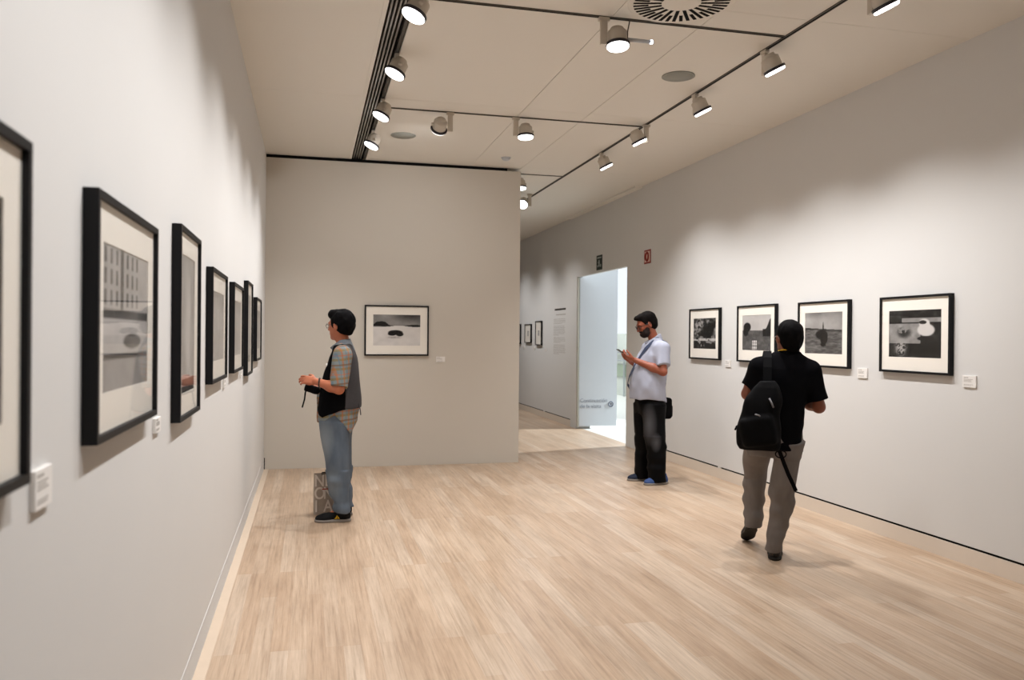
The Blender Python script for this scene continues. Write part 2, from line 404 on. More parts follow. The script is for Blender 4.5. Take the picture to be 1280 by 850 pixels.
def pic_snow(u, v):            # pale ground, dark tree line, one dark boulder
    g = 0.42 + 0.25 * fbm(u, v, 4, 1) - 0.28 * sstep(0.2, 0.9, u) * sstep(0.6, 1, v)
    hz = 0.66 + 0.02 * np.sin(9 * u) + 0.10 * ellm(u, v * 0 + 0.5, 0.16, 0.5, 0.13, 1.0, 0.5)
    tree = (v < hz) * (v > 0.61 + 0.02 * np.cos(5 * u))
    g = lerp(g, 0.06, tree * 1.0)
    gr = 0.86 + 0.1 * fbm(u, v, 6, 7); g = np.where(v < 0.61 + 0.03 * ellm(u, v, 0.55, 0.61, 0.18, 0.5, 0.6), gr, g)
    b = np.clip(ellm(u, v, 0.47, 0.43, 0.15, 0.07) + ellm(u, v, 0.40, 0.38, 0.09, 0.06) + ellm(u, v, 0.56, 0.37, 0.08, 0.07), 0, 1)
    g = lerp(g, 0.03, b); g = lerp(g, 0.45, 0.7 * ellm(u, v, 0.44, 0.26, 0.14, 0.035, 0.5) * fbm(u, v, 30, 3))
    return g
def pic_reflection(u, v):          # grey grid paints in the room's reflection on the glass; pale band, pale ground
    n = fbm(u, v, 7, 11); g = 0.62 + 0.12 * n
    grid = ((np.abs(((u * 9) % 1) - 0.5) < 0.20) * (np.abs(((v * 7) % 1) - 0.5) < 0.33)) * (v > 0.56) * (u < 0.78)
    g = lerp(g, 0.22 + 0.25 * n, grid * 0.95); g = lerp(g, 0.26, (v > 0.54) * (np.abs(u - 0.38) < 0.035) * 0.8)
    g = np.where((v > 0.50) & (v < 0.57), 0.20 + 0.2 * n, g); g = np.where((v > 0.38) & (v < 0.5), 0.72 + 0.1 * n, g)
    g = lerp(g, 0.10, ellm(u, v, 0.62, 0.34, 0.20, 0.055)); g = np.where(v < 0.22, 0.52 + 0.15 * n, g)
    return np.where((v > 0.22) & (v < 0.25), 0.3, g)
def pic_tall(u, v):            # tall pale figureless mist over dark strip
    n = fbm(u, v, 5, 21); g = 0.42 + 0.3 * n; g = lerp(g, 0.85, 0.7 * ellm(u, v, 0.5, 0.45, 0.22, 0.36, 0.6)); g = lerp(g, 0.12, (v < 0.10) * 0.8); return g
def pic_mist(u, v): n = fbm(u, v, 6, 31); return 0.58 + 0.18 * n - 0.2 * sstep(0.7, 1, v)
def pic_dark(u, v): n = fbm(u, v, 7, 41); return np.clip(0.06 + 0.22 * n * sstep(0.9, 0.2, v), 0, 1)
def pic_mottle(u, v):          # contrasty thicket
    n = fbm(u, v, 8, 51); m = fbm(u + 3, v * 0.7, 14, 61); g = np.clip((n - 0.42) * 4.2, 0.03, 1) * 0.6
    g = lerp(g, 0.75, 0.8 * ellm(u, v, 0.28, 0.78, 0.14, 0.2, 0.5) * (m > 0.45)); g = lerp(g, 0.03, ellm(u, v, 0.66, 0.55, 0.25, 0.25, 0.5) * (m > 0.4))
    g = lerp(g, 0.85, ((v < 0.34) & (v > 0.26)) * (fbm(u, v, 12, 66) > 0.45) * 0.9); g = lerp(g, 0.10, (v < 0.2) * (m > 0.4)); return g
def pic_hills(u, v):           # pale sky between two dark slopes, light patch on the ground
    g = 0.72 + 0.12 * fbm(u, v, 4, 71); gnd = 0.20 + 0.25 * fbm(u, v, 14, 72); g = np.where(v < 0.56, gnd, g)
    g = lerp(g, 0.05, ((v < 0.60 + 0.30 * sstep(0.80, 1.0, u)) & (v > 0.4) & (u > 0.72)) * 0.9)
    g = lerp(g, 0.06, ellm(u, v, 0.17, 0.66, 0.13, 0.13)); g = lerp(g, 0.06, ellm(u, v, 0.12, 0.54, 0.09, 0.14))
    pat = (u > 0.36) & (u < 0.52) & (v < 0.28) & (v > 0.02) & ((np.abs((u * 14) % 1 - 0.5) > 0.1)) & (np.abs((v * 12) % 1 - 0.5) > 0.12)
    return np.where(pat, 0.9, g)
def pic_field(u, v):           # cloudy sky, moor, one dark bush
    g = 0.48 + 0.28 * fbm(u, v, 3, 81) - 0.12 * sstep(0.8, 1, v); hz = 0.63 - 0.06 * u; g = np.where(v < hz, 0.16 + 0.38 * fbm(u * 0.6, v * 2, 16, 82), g)
    g = np.where((v < hz) & (v > hz - 0.04), g * 0.5, g)
    b = np.clip(ellm(u, v, 0.46, 0.46, 0.16, 0.11) + ellm(u, v, 0.52, 0.38, 0.10, 0.16) + ellm(u, v, 0.50, 0.60, 0.015, 0.16) + ellm(u, v, 0.50, 0.22, 0.07, 0.05), 0, 1)
    return lerp(g, 0.02, b)
def pic_yard(u, v):            # dark yard, pale lane, pale block-like boulder
    n = fbm(u, v, 9, 91); g = 0.03 + 0.14 * np.clip((n - 0.45) * 4, 0, 1); g = np.where((v > 0.30) & (v < 0.72) & (u < 0.62), 0.45 + 0.25 * n, g)
    g = lerp(g, 0.55 + 0.3 * n, ((v > 0.74) & (v < 0.84) & (u > 0.26)) * 0.8); b = np.clip(ellm(u, v, 0.72, 0.58, 0.16, 0.13) + ellm(u, v, 0.69, 0.72, 0.10, 0.09), 0, 1)
    g = lerp(g, 0.88, b); g = lerp(g, 0.04, ellm(u, v, 0.72, 0.40, 0.16, 0.05)); g = lerp(g, 0.08, ellm(u, v, 0.66, 0.74, 0.07, 0.04))
    g = lerp(g, 0.12, ellm(u, v, 0.30, 0.52, 0.12, 0.10, 0.6) * (n > 0.42)); g = lerp(g, 0.66, ellm(u, v, 0.24, 0.2, 0.10, 0.17, 0.5) * (fbm(u, v, 20, 95) > 0.4)); return g

def print_mesh(w, h, fn, parent, yoff):
    nx = 120; ny = max(2, int(nx * h / w)); nx, ny = (nx, ny) if ny < 170 else (int(nx * 170 / ny), 170)
    us, vs = np.meshgrid(np.linspace(0, 1, nx), np.linspace(0, 1, ny)); g = np.clip(fn(us, vs), 0.012, 0.95)
    V = np.stack([(us - 0.5) * w, np.full_like(us, yoff), (vs - 0.5) * h], -1).reshape(-1, 3)
    idx = np.arange(nx * ny).reshape(ny, nx); F = np.stack([idx[:-1, :-1], idx[:-1, 1:], idx[1:, 1:], idx[1:, :-1]], -1).reshape(-1, 4)
    o = mesh_obj('print', V, F, M['print'], parent); at = o.data.color_attributes.new('tone', 'FLOAT_COLOR', 'POINT')
    col = np.ones((nx * ny, 4), np.float32); gg = (g.reshape(-1) ** 2.0) * 0.78 + 0.006; col[:, :3] = gg[:, None]; at.data.foreach_set('color', col.ravel())
    return o

RZ = {'L': PI / 2, 'R': -PI / 2, 'P': 0.0}
def wall_pt(side, a, z):
    return {'L': (XL, a, z), 'R': (XR, a, z), 'P': (a, YP, z)}[side]
def picture(side, a, z0, w, h, pw, ph, fn, label, dz=0.0):
    """black box frame: a = middle along the wall, z0 = lower edge"""
    t = thing('picture_frame', label, 'picture', wall_pt(side, a, z0), RZ[side], {'L': 'framed prints on the left wall', 'R': 'framed prints on the right wall', 'P': 'framed prints on the partition'}[side])
    d, b = 0.034, 0.017; x = w / 2; mb = MB()
    # four mitred bars with a small inner lip
    for (p, q, ax) in (((-x, 0), (x, 0), 0), ((x, 0), (x, h), 1), ((x, h), (-x, h), 2), ((-x, h), (-x, 0), 3)):
        ins = {0: (0, 1), 1: (-1, 0), 2: (0, -1), 3: (1, 0)}[ax]; al = {0: (1, 0), 1: (0, 1), 2: (-1, 0), 3: (0, -1)}[ax]
        def pt(base, sgn, k, y): return (base[0] + ins[0] * k + al[0] * sgn * k, y, base[1] + ins[1] * k + al[1] * sgn * k)
        v = [pt(p, 1, 0, -0.001), pt(q, -1, 0, -0.001), pt(q, -1, b, -0.001), pt(p, 1, b, -0.001), pt(p, 1, 0, -d), pt(q, -1, 0, -d), pt(q, -1, b, -d), pt(p, 1, b, -d)]
        mb.add(v, [(0, 1, 2, 3), (4, 7, 6, 5), (0, 4, 5, 1), (2, 6, 7, 3), (1, 5, 6, 2), (3, 7, 4, 0)])
    mb.build('moulding', M['black'], t)
    # mat board with its window
    cz = h / 2 + dz; iw, ih = x - b, 0
    o = [(-iw, -0.022, b), (iw, -0.022, b), (iw, -0.022, h - b), (-iw, -0.022, h - b)]; px, pz = pw / 2, ph / 2
    i = [(-px, -0.022, cz - pz), (px, -0.022, cz - pz), (px, -0.022, cz + pz), (-px, -0.022, cz + pz)]
    k = [(c[0], -0.0195, c[2]) for c in i]
    mesh_obj('mat_board', o + i + k, [(0, 1, 5, 4), (1, 2, 6, 5), (2, 3, 7, 6), (3, 0, 4, 7), (4, 5, 9, 8), (5, 6, 10, 9), (6, 7, 11, 10), (7, 4, 8, 11)], M['mat'], t)
    pr = print_mesh(pw, ph, fn, t, -0.0198); pr.location = (0, 0, cz)
    mesh_obj('glass_pane', [(-iw, -0.027, b), (iw, -0.027, b), (iw, -0.027, h - b), (-iw, -0.027, h - b)], [(0, 1, 2, 3)], M['glass'], t)
    return t

LS, PS = (0.735, 0.568, 0.54, 0.352), (0.562, 0.722, 0.345, 0.525)
def edge(s0, size): return s0 + size[0] / 2
picture('L', 1.527 - 0.3675, 1.250, *LS, pic_dark, 'nearest black frame cut off by the left picture edge, with a dark print')
picture('L', 1.972 + 0.3675, 1.254, *LS, pic_reflection, 'wide black frame with a grey print of painted reflections, second along the left wall')
picture('L', 3.172 + 0.281, 1.180, *PS, pic_tall, 'tall upright black frame with misty print, third on the left wall')
picture('L', 4.186 + 0.3675, 1.261, *LS, pic_mist, 'wide black frame with pale print after the tall upright frame, fourth on the left wall')
picture('L', 5.364 + 0.3675, 1.262, *LS, pic_mist, 'fifth black frame on the left wall, just before the narrow tall one')
picture('L', 6.515 + 0.281, 1.192, *PS, pic_tall, 'narrow tall black frame on the left wall, last but one before the corner')
picture('L', 7.614 + 0.3675, 1.270, *LS, pic_mist, 'last black frame on the left wall, closest to the corner with the partition')
picture('P', 0.982, 1.277, 0.739, 0.583, 0.542, 0.356, pic_snow, 'single black frame with a snowy print on the freestanding partition', 0.005)
picture('R', 8.389, 1.275, 0.72, 0.568, 0.53, 0.340, pic_mottle, 'black frame with a contrasty thicket print, beside the man with the phone', 0.005)
picture('R', 7.293, 1.275, 0.72, 0.568, 0.53, 0.348, pic_hills, 'black frame half hidden by the walking man\'s head, print of dark slopes', 0.010)
picture('R', 6.208, 1.268, 0.72, 0.568, 0.528, 0.355, pic_field, 'black frame with a moorland print just right of the walking man\'s head', 0.010)
picture('R', 5.114, 1.264, 0.72, 0.568, 0.532, 0.345, pic_yard, 'rightmost large black frame, print of a dark yard with a pale block', 0.005)
picture('R', 15.22, 1.355, 0.42, 0.468, 0.10, 0.10, pic_mist, 'small upright black frame beyond the doorway, next to the wall text')
picture('R', 16.01, 1.395, 0.47, 0.378, 0.10, 0.10, pic_mist, 'small black frame beyond the doorway, middle of the far three')
picture('R', 16.86, 1.365, 0.47, 0.42, 0.10, 0.10, pic_dark, 'small black frame beyond the doorway, mostly hidden by the partition edge')

def card(side, a, z0, w, h, label, big=True):
    o = MB().box((-w / 2, -0.010, 0), (w / 2, 0, h), 0.0012).build('caption_card', M['card'])
    o.location = wall_pt(side, a, z0); o.rotation_euler = (0, 0, RZ[side]); tag(o, label, 'caption card', 'caption cards beside the pictures')
    mb = MB(); r = random.Random(int(a * 100))
    for k, (fz, fw, hh) in enumerate(((0.80, 0.34, 0.006), (0.66, 0.62, 0.0035), (0.57, 0.5, 0.0035), (0.48, 0.55, 0.0035), (0.22, 0.62, 0.003), (0.14, 0.5, 0.003))):
        x = -w * 0.40
        while x < -w * 0.40 + w * fw:
            ww = r.uniform(0.006, 0.014); mb.box((x, -0.0106, h * fz), (min(x + ww, w * 0.42), -0.0100, h * fz + hh)); x += ww + 0.003
    mb.build('lettering', M['ink'], o)
card('L', 1.685, 1.178, 0.100, 0.074, 'white caption card under the corner of the nearest cut-off frame')
card('L', 2.870, 1.182, 0.092, 0.048, 'white caption card between the reflection print and the tall frame')
card('L', 5.050, 1.195, 0.095, 0.060, 'tiny caption card between the fourth and fifth frames on the left wall')
card('L', 6.240, 1.195, 0.095, 0.060, 'tiny caption card between the fifth frame and the narrow tall frame')
card('P', 1.497, 1.203, 0.105, 0.065, 'white caption card right of the snowy print on the partition')
card('R', 7.880, 1.208, 0.118, 0.074, 'white caption card right of the thicket print, near the walking man\'s shoulder')
card('R', 5.704, 1.201, 0.118, 0.078, 'white caption card between the moorland print and the yard print')
card('R', 4.607, 1.193, 0.115, 0.078, 'white caption card right of the rightmost frame')
card('R', 14.78, 1.255, 0.10, 0.05, 'tiny caption card beside the far wall text')
card('R', 15.56, 1.270, 0.10, 0.05, 'tiny caption card between the two small upright frames beyond the doorway')
card('R', 16.40, 1.275, 0.10, 0.05, 'tiny caption card by the partition edge, beyond the doorway')

# long wall text beyond the doorway
t = thing('wall_text', 'grey block of introductory wall text left of the doorway', 'wall text', (XR, 13.93, 1.17), -PI / 2)
MB().box((-0.30, -0.0015, 0.820), (0.36, 0, 0.852)).build('title_line', M['inkdark'], t)
mb = MB().box((-0.22, -0.0015, 0.735), (0.36, 0, 0.752))
r = random.Random(9); z = 0.66
for para in (4, 7, 4, 7):
    for k in range(para):
        x = -0.36; end = 0.33 + r.uniform(-0.05, 0.03)
        if k == para - 1: end = r.uniform(-0.2, 0.2)
        while x < end: w = r.uniform(0.03, 0.09); mb.box((x, -0.0012, z), (min(x + w, end), 0, z + 0.009)); x += w + 0.012
        z -= 0.0262
    z -= 0.022
mb.build('text_lines', M['ink'], t)
# signs
t = thing('exit_sign', 'small dark green exit sign above the doorway', 'sign', (XR, 11.885, 2.545), -PI / 2)
MB().box((-0.122, -0.008, 0), (0.122, 0, 0.225), 0.002).build('plate', M['green'], t)
mb = MB().box((-0.085, -0.0095, 0.178), (0.09, -0.008, 0.196)).box((-0.02, -0.0095, 0.05), (0.02, -0.008, 0.15)).box((-0.08, -0.0095, 0.045), (-0.05, -0.008, 0.075)).box((0.05, -0.0095, 0.045), (0.08, -0.008, 0.085)).box((-0.06, -0.0095, 0.11), (-0.03, -0.008, 0.12))
mb.build('pictogram', M['signwhite'], t)
t = thing('fire_sign', 'small red and white fire sign above the man with the phone', 'sign', (XR, 10.04, 2.485), -PI / 2)
MB().box((-0.105, -0.008, 0), (0.105, 0, 0.18), 0.002).build('plate', M['red'], t)
MB().box((-0.086, -0.0092, 0.02), (0.086, -0.008, 0.16)).build('panel', M['signpink'], t)
mb = MB(); mb.tube([(0.047 * math.cos(2 * PI * k / 32), -0.0095, 0.09 + 0.052 * math.sin(2 * PI * k / 32)) for k in range(33)], 0.016, 6); mb.build('pictogram', M['red'], t)

# ------------------------------------------------------------------ ceiling fittings
def track(name, label, p, q, w, mat=M['track']):
    t = thing(name, label, 'light track', ((p[0] + q[0]) / 2, (p[1] + q[1]) / 2, HC), 0, 'ceiling light tracks')
    L = math.hypot(q[0] - p[0], q[1] - p[1]) / 2; al = abs(q[0] - p[0]) > abs(q[1] - p[1])
    a, b = ((-L, -w / 2), (L, w / 2)) if al else ((-w / 2, -L), (w / 2, L)); s = w * 0.22
    MB().box((a[0], a[1], -0.008), (b[0], b[1], 0.0), 0.0015).build('rail', mat, t)
    if al: MB().box((-L, -s, -0.0088), (L, s, -0.0078)).build('groove', M['slot'], t)
    else: MB().box((-s, -L, -0.0088), (s, L, -0.0078)).build('groove', M['slot'], t)
    return t
track('light_track', 'long grey light track on the ceiling along the right wall', (3.081, YB), (3.081, 17.5), 0.030)
track('light_track', 'front grey cross track beside the round air diffuser', (0.62, 4.913), (3.063, 4.913), 0.026)
track('light_track', 'middle grey cross track carrying two spotlights', (0.62, 7.349), (3.063, 7.349), 0.022)
track('light_track', 'rear grey cross track above the end of the partition', (0.62, 9.88), (3.063, 9.88), 0.018)
t = thing('slot_track', 'wide black recessed slot track with metal rails on the left of the ceiling', 'light track', (0.53, 3.3, HC))
MB().box((-0.079, -6.3, 0.06), (0.079, 6.27, 0.07)).build('slot_back', M['slot'], t)
for x in (-0.056, -0.030, -0.004, 0.022): MB().box((x - 0.006, -6.3, 0.0), (x + 0.006, 6.27, 0.055), 0.001).build('rail', M['alu'], t)
MB().box((0.052, -6.3, 0.005), (0.074, 6.27, 0.055), 0.001).build('lamp_rail', M['track'], t)

# spotlight prototype: adapter, flat arm, head that swivels
def lamp_proto():
    t = thing('spotlight', 'x', 'spotlight', (0, 0, HC), 0, 'track spotlights')
    MB().box((-0.035, -0.016, -0.030), (0.035, 0.016, -0.006), 0.003).build('adapter', M['lampgrey'], t)
    MB().box((-0.024, -0.011, -0.178), (0.022, 0.011, -0.028), 0.003).build('arm', M['lampgrey'], t)
    h = MB().lathe([(0.0, 0.066), (0.038, 0.066), (0.043, 0.061), (0.043, 0.047), (0.0575, 0.041), (0.062, 0.035), (0.062, -0.036), (0.062, -0.040), (0.0, -0.040)], 40).build('lamp_head', M['lampgrey'], t)
    h.data.shade_smooth(); h.location = (0.092, 0, -0.125)
    MB().lathe([(0.055, -0.034), (0.074, -0.035), (0.077, -0.039), (0.077, -0.050), (0.074, -0.055), (0.055, -0.055)], 40).build('ring', M['lampdark'], h, True)
    MB().lathe([(0.0, -0.050), (0.070, -0.052), (0.070, -0.062), (0.064, -0.068), (0.0, -0.069)], 40).build('lens', M['lens'], h, True)
    MB().tube([(-0.08, 0, 0.0), (-0.050, 0, 0.0)], 0.014, 12).build('swivel', M['lampgrey'], h, True)
    return t
proto = lamp_proto(); first = [True]
def spot(x, y, rz, d, label, watts, cone=116, blend=1.0, aim=None, col=(1.0, 0.99, 0.99), zoff=0.0, lens=None):
    o = proto if first[0] else copy_tree(proto); first[0] = False
    o.location = (x, y, HC + zoff); o.rotation_euler = (0, 0, rz); o['label'] = label
    hd = [c for c in o.children if c.name.startswith('lamp_head')][0]
    D = Matrix.Rotation(-rz, 3, 'Z') @ Vector(d).normalized()
    hd.rotation_euler = (-D).to_track_quat('Z', 'Y').to_euler()
    if lens:
        for c in hd.children:
            if c.name.startswith('lens'): c.data = c.data.copy(); c.data.materials[0] = lens
    if watts > 0:
        la = bpy.data.lights.new('spot_bulb', 'SPOT'); la.energy = watts; la.spot_size = math.radians(cone); la.spot_blend = blend
        la.color = col; la.shadow_soft_size = 0.03; lo = bpy.data.objects.new('spot_bulb', la); C.objects.link(lo)
        hp = Vector((x, y, HC + zoff)) + Matrix.Rotation(rz, 3, 'Z') @ Vector((0.092, 0, -0.125)) + Vector(d).normalized() * 0.085
        lo.location = hp; lo.rotation_euler = (-Vector(aim or d).normalized()).to_track_quat('Z', 'Y').to_euler()
    return o
WL, WR = 150, 172
DL, DR = (-0.42, -0.06, -0.90), (0.46, -0.02, -0.89)
for y, lab in ((4.77, 'largest spotlight on the black slot track, cut by the top of the picture'), (5.86, 'second spotlight down the black slot track, tilted to the left wall'),
               (7.02, 'third spotlight along the black slot track'), (8.12, 'last spotlight on the slot track, above the partition corner'),
               (3.55, 'spotlight on the slot track above the second left frame'), (2.40, 'spotlight on the slot track above the near left frames'), (1.15, 'spotlight on the slot track nearest the camera')):
    spot(0.593, y + 0.085, -PI / 2, DL, lab, WL, aim=(-0.22, -0.02, -0.975))
spot(1.790, 4.913, 0, (0.02, -0.12, -1), 'downward spotlight on the front cross track, near the round diffuser', 42, 130)
spot(1.218, 7.349, PI, (-0.10, 0.78, -0.62), 'spotlight on the middle cross track turned towards the partition', 62, 130, lens=M['lensdim'])
spot(1.830, 7.349, 0, (0.02, -0.08, -1), 'downward spotlight on the middle cross track', 42, 130)
spot(3.081, 5.178, -PI / 2, DR, 'nearest spotlight on the right-hand track, aimed at the right wall', WR, aim=(0.21, 0.0, -0.978))
spot(3.081, 6.250, -PI / 2, DR, 'second spotlight on the right-hand track, near the grey ceiling speaker', WR, aim=(0.21, 0.0, -0.978))
spot(3.081, 7.264, PI, DR, 'spotlight on the right-hand track at its junction with the middle cross track', WR, aim=(0.21, 0.0, -0.978))
spot(3.081, 8.500, -PI / 2, DR, 'spotlight on the right-hand track beyond the middle cross track', WR, aim=(0.21, 0.0, -0.978))
spot(3.000, 11.207, PI, (-0.35, -0.62, -0.70), 'lit spotlight at the far end of the right-hand track facing back', 60)
spot(2.430, 9.880, 0, (0.02, -0.1, -1), 'spotlight half hidden above the partition end', 60, 120)
spot(3.081, 16.40, -PI / 2, DR, 'added unseen spotlight over the small far frames furthest along the right-hand track', 110, aim=(0.21, 0.0, -0.978))  # hidden by the partition, added to brighten the far wall
spot(3.081, 13.30, -PI / 2, DR, 'added unseen spotlight over the wall text beyond the partition', 95, aim=(0.21, 0.0, -0.978))  # also out of sight, added for more light beyond the partition
spot(3.081, 14.85, -PI / 2, DR, 'spotlight between the wall text and the small far frames', 120, aim=(0.21, 0.0, -0.978))
spot(3.081, 4.050, -PI / 2, DR, 'spotlight on the right-hand track out over the near right wall', 85, aim=(0.21, 0.0, -0.978))
# slim arm with a small glowing tip beside the front downlight
t = thing('pilot_lamp', 'slim pale rod with a tiny glowing tip beside the front downlight', 'lamp', (1.945, 4.90, HC - 0.135))
MB().tube([(0, 0, 0), (0.155, 0.0, 0.0)], [0.013, 0.011], 12).build('rod', M['white'], t, True)
MB().lathe([(0.0, -0.015), (0.010, -0.011), (0.014, 0.0), (0.010, 0.011), (0.0, 0.015)], 16, at=(0.162, 0, 0)).build('glowing_tip', M['pilot'], t, True)
MB().tube([(0.0, 0, 0), (0.0, 0, 0.05), (0.02, 0.01, 0.135)], 0.004, 8).build('wire', M['track'], t, True)

t = thing('air_diffuser', 'round swirl air diffuser with black slots in the ceiling', 'air diffuser', (2.16, 4.575, HC))
MB().lathe([(0.0, 0.0), (0.318, 0.0), (0.322, -0.004), (0.316, -0.008), (0.0, -0.008)], 64).build('plate', M['ceil'], t)
for k in range(40):
    a = 2 * PI * k / 40 + 0.04; r0, r1 = (0.118, 0.287) if k % 2 == 0 else (0.195, 0.287); w = 0.0110
    o = MB().box((r0, -w, -0.0095), (r1, w, -0.0075)).build('slot', M['slot'], t); o.rotation_euler = (0, 0, a)
def speaker(x, y, label):
    t = thing('ceiling_speaker', label, 'ceiling speaker', (x, y, HC), 0, 'ceiling speakers')
    MB().lathe([(0.0, 0.0), (0.125, 0.0), (0.127, -0.006), (0.118, -0.009), (0.108, -0.008), (0.0, -0.008)], 48).build('rim', M['grille'], t, True)
    MB().lathe([(0.0, -0.007), (0.108, -0.007), (0.106, -0.011), (0.0, -0.0125)], 48).build('grille', M['grille'], t, True)
speaker(2.752, 5.87, 'grey round ceiling speaker beside the right-hand track')
speaker(0.903, 8.327, 'grey round ceiling speaker just in front of the partition')
t = thing('smoke_detector', 'small white smoke detector on the ceiling near the partition end', 'smoke detector', (2.14, 9.04, HC))
MB().lathe([(0.0, 0.0), (0.055, 0.0), (0.055, -0.010), (0.0, -0.010)], 32).build('base', M['white'], t, True)
MB().lathe([(0.0, -0.010), (0.044, -0.010), (0.040, -0.028), (0.022, -0.036), (0.0, -0.037)], 32).build('dome', M['white'], t, True)

# ------------------------------------------------------------------ sculpting with distance fields
def smin(a, b, k):
    if k <= 0: return np.minimum(a, b)
    h = np.maximum(k - np.abs(a - b), 0.0) / k; return np.minimum(a, b) - h * h * k * 0.25
def vnoise3(P, seed):
    r = np.random.RandomState(seed).rand(32, 32, 32).astype(np.float32); I = np.floor(P).astype(int); F = P - I; F = F * F * (3 - 2 * F); out = 0
    for dx in (0, 1):
        for dy in (0, 1):
            for dz in (0, 1):
                w = (F[:, 0] if dx else 1 - F[:, 0]) * (F[:, 1] if dy else 1 - F[:, 1]) * (F[:, 2] if dz else 1 - F[:, 2])
                out = out + w * r[(I[:, 0] + dx) % 32, (I[:, 1] + dy) % 32, (I[:, 2] + dz) % 32]
    return out - 0.5

class Field:
    def __init__(s, lo, hi, h):
        s.lo = np.array(lo, float); s.h = h; s.n = np.ceil((np.array(hi) - s.lo) / h).astype(int) + 1
        s.v = np.full(tuple(s.n), 0.6, np.float32); s.ax = [s.lo[i] + h * np.arange(s.n[i]) for i in range(3)]
    def win(s, lo, hi):
        a = np.clip(np.floor((np.array(lo) - s.lo) / s.h).astype(int), 0, s.n - 1); b = np.clip(np.ceil((np.array(hi) - s.lo) / s.h).astype(int) + 1, 1, s.n)
        sl = tuple(slice(int(i), int(max(j, i + 1))) for i, j in zip(a, b))
        return sl, s.ax[0][sl[0]][:, None, None], s.ax[1][sl[1]][None, :, None], s.ax[2][sl[2]][None, None, :]
    def op(s, prim, k=0.0, sub=False):
        fn, lo, hi = prim; mg = max(k, 0.0) + 3 * s.h + 0.01
        sl, X, Y, Z = s.win(np.array(lo) - mg, np.array(hi) + mg); d = fn(X, Y, Z)
        s.v[sl] = -smin(-s.v[sl], d, k) if sub else smin(s.v[sl], d, k); return s
    def cut(s, p, n, k=0.0):
        """keep only the side away from n"""
        n = np.array(n, float) / np.linalg.norm(n); X, Y, Z = s.ax[0][:, None, None], s.ax[1][None, :, None], s.ax[2][None, None, :]
        d = (X - p[0]) * n[0] + (Y - p[1]) * n[1] + (Z - p[2]) * n[2]; s.v = -smin(-s.v, -(d + 0 * s.v), k) if k else np.maximum(s.v, d); s.v = s.v.astype(np.float32); return s
    def wrinkle(s, amp, freq, seed=1, zr=None):
        m = np.abs(s.v) < 0.03
        if zr is not None: m &= ((s.ax[2] > zr[0]) & (s.ax[2] < zr[1]))[None, None, :]
        I = np.argwhere(m)
        if len(I): P = s.lo + I * s.h; s.v[m] += (amp * 2 * vnoise3(P * np.array(freq) + 40, seed)).astype(np.float32)
        return s
    def mesh(s, smooth=2):
        v = s.v; n = np.array(v.shape); ins = v < 0; cnt = np.zeros(tuple(n - 1), np.int8)
        cs = [(i, j, k) for i in (0, 1) for j in (0, 1) for k in (0, 1)]; sl = lambda a, b: slice(a, b - 1 + a)
        for c in cs: cnt += ins[sl(c[0], n[0]), sl(c[1], n[1]), sl(c[2], n[2])]
        act = np.argwhere((cnt > 0) & (cnt < 8)); ids = np.full(tuple(n - 1), -1, np.int64); ids[tuple(act.T)] = np.arange(len(act))
        val = {c: v[act[:, 0] + c[0], act[:, 1] + c[1], act[:, 2] + c[2]].astype(float) for c in cs}
        acc = np.zeros((len(act), 3)); num = np.zeros(len(act))
        for c in cs:
            for ax in range(3):
                if c[ax]: continue
                d = list(c); d[ax] = 1; d = tuple(d); a, b = val[c], val[d]; m = (a < 0) != (b < 0)
                t = np.where(m, a / np.where(m, a - b, 1), 0); p = np.array(c, float)[None] + t[:, None] * np.eye(3)[ax]; acc[m] += p[m]; num[m] += 1
        V = s.lo + (act + acc / num[:, None]) * s.h; Fs = []
        for ax in range(3):
            o1, o2 = [(1, 2), (2, 0), (0, 1)][ax]; A = [slice(None)] * 3; B = [slice(None)] * 3; A[ax] = slice(0, n[ax] - 1); B[ax] = slice(1, n[ax])
            E = np.argwhere(ins[tuple(A)] != ins[tuple(B)]); E = E[(E[:, o1] > 0) & (E[:, o2] > 0) & (E[:, o1] < n[o1] - 1) & (E[:, o2] < n[o2] - 1)]
            if not len(E): continue
            e1 = np.eye(3, dtype=int)[o1]; e2 = np.eye(3, dtype=int)[o2]; g = lambda q: ids[tuple(q.T)]
            Q = np.stack([g(E - e1 - e2), g(E - e2), g(E), g(E - e1)], 1); flip = ~ins[tuple(E.T)]; Q[flip] = Q[flip][:, ::-1]; Fs.append(Q)
        F = np.concatenate(Fs); F = F[(F >= 0).all(1)]
        for _ in range(smooth):
            S = np.zeros_like(V); N = np.zeros(len(V))
            for a, b in ((0, 1), (1, 2), (2, 3), (3, 0)):
                np.add.at(S, F[:, a], V[F[:, b]]); np.add.at(S, F[:, b], V[F[:, a]]); np.add.at(N, F[:, a], 1); np.add.at(N, F[:, b], 1)
            V = V * 0.45 + 0.55 * S / np.maximum(N, 1)[:, None]
        return V, F
    def build(s, name, mat, parent=None, smooth=2, mtx=None, pick=None):
        V, F = s.mesh(smooth)
        if mtx is not None: V = V @ np.array(mtx.to_3x3()).T + np.array(mtx.translation)
        o = mesh_obj(name, V, F, mat, parent, True)
        if pick is not None: o.data.polygons.foreach_set('material_index', pick(V[F].mean(1)).astype(np.int32))
        return o

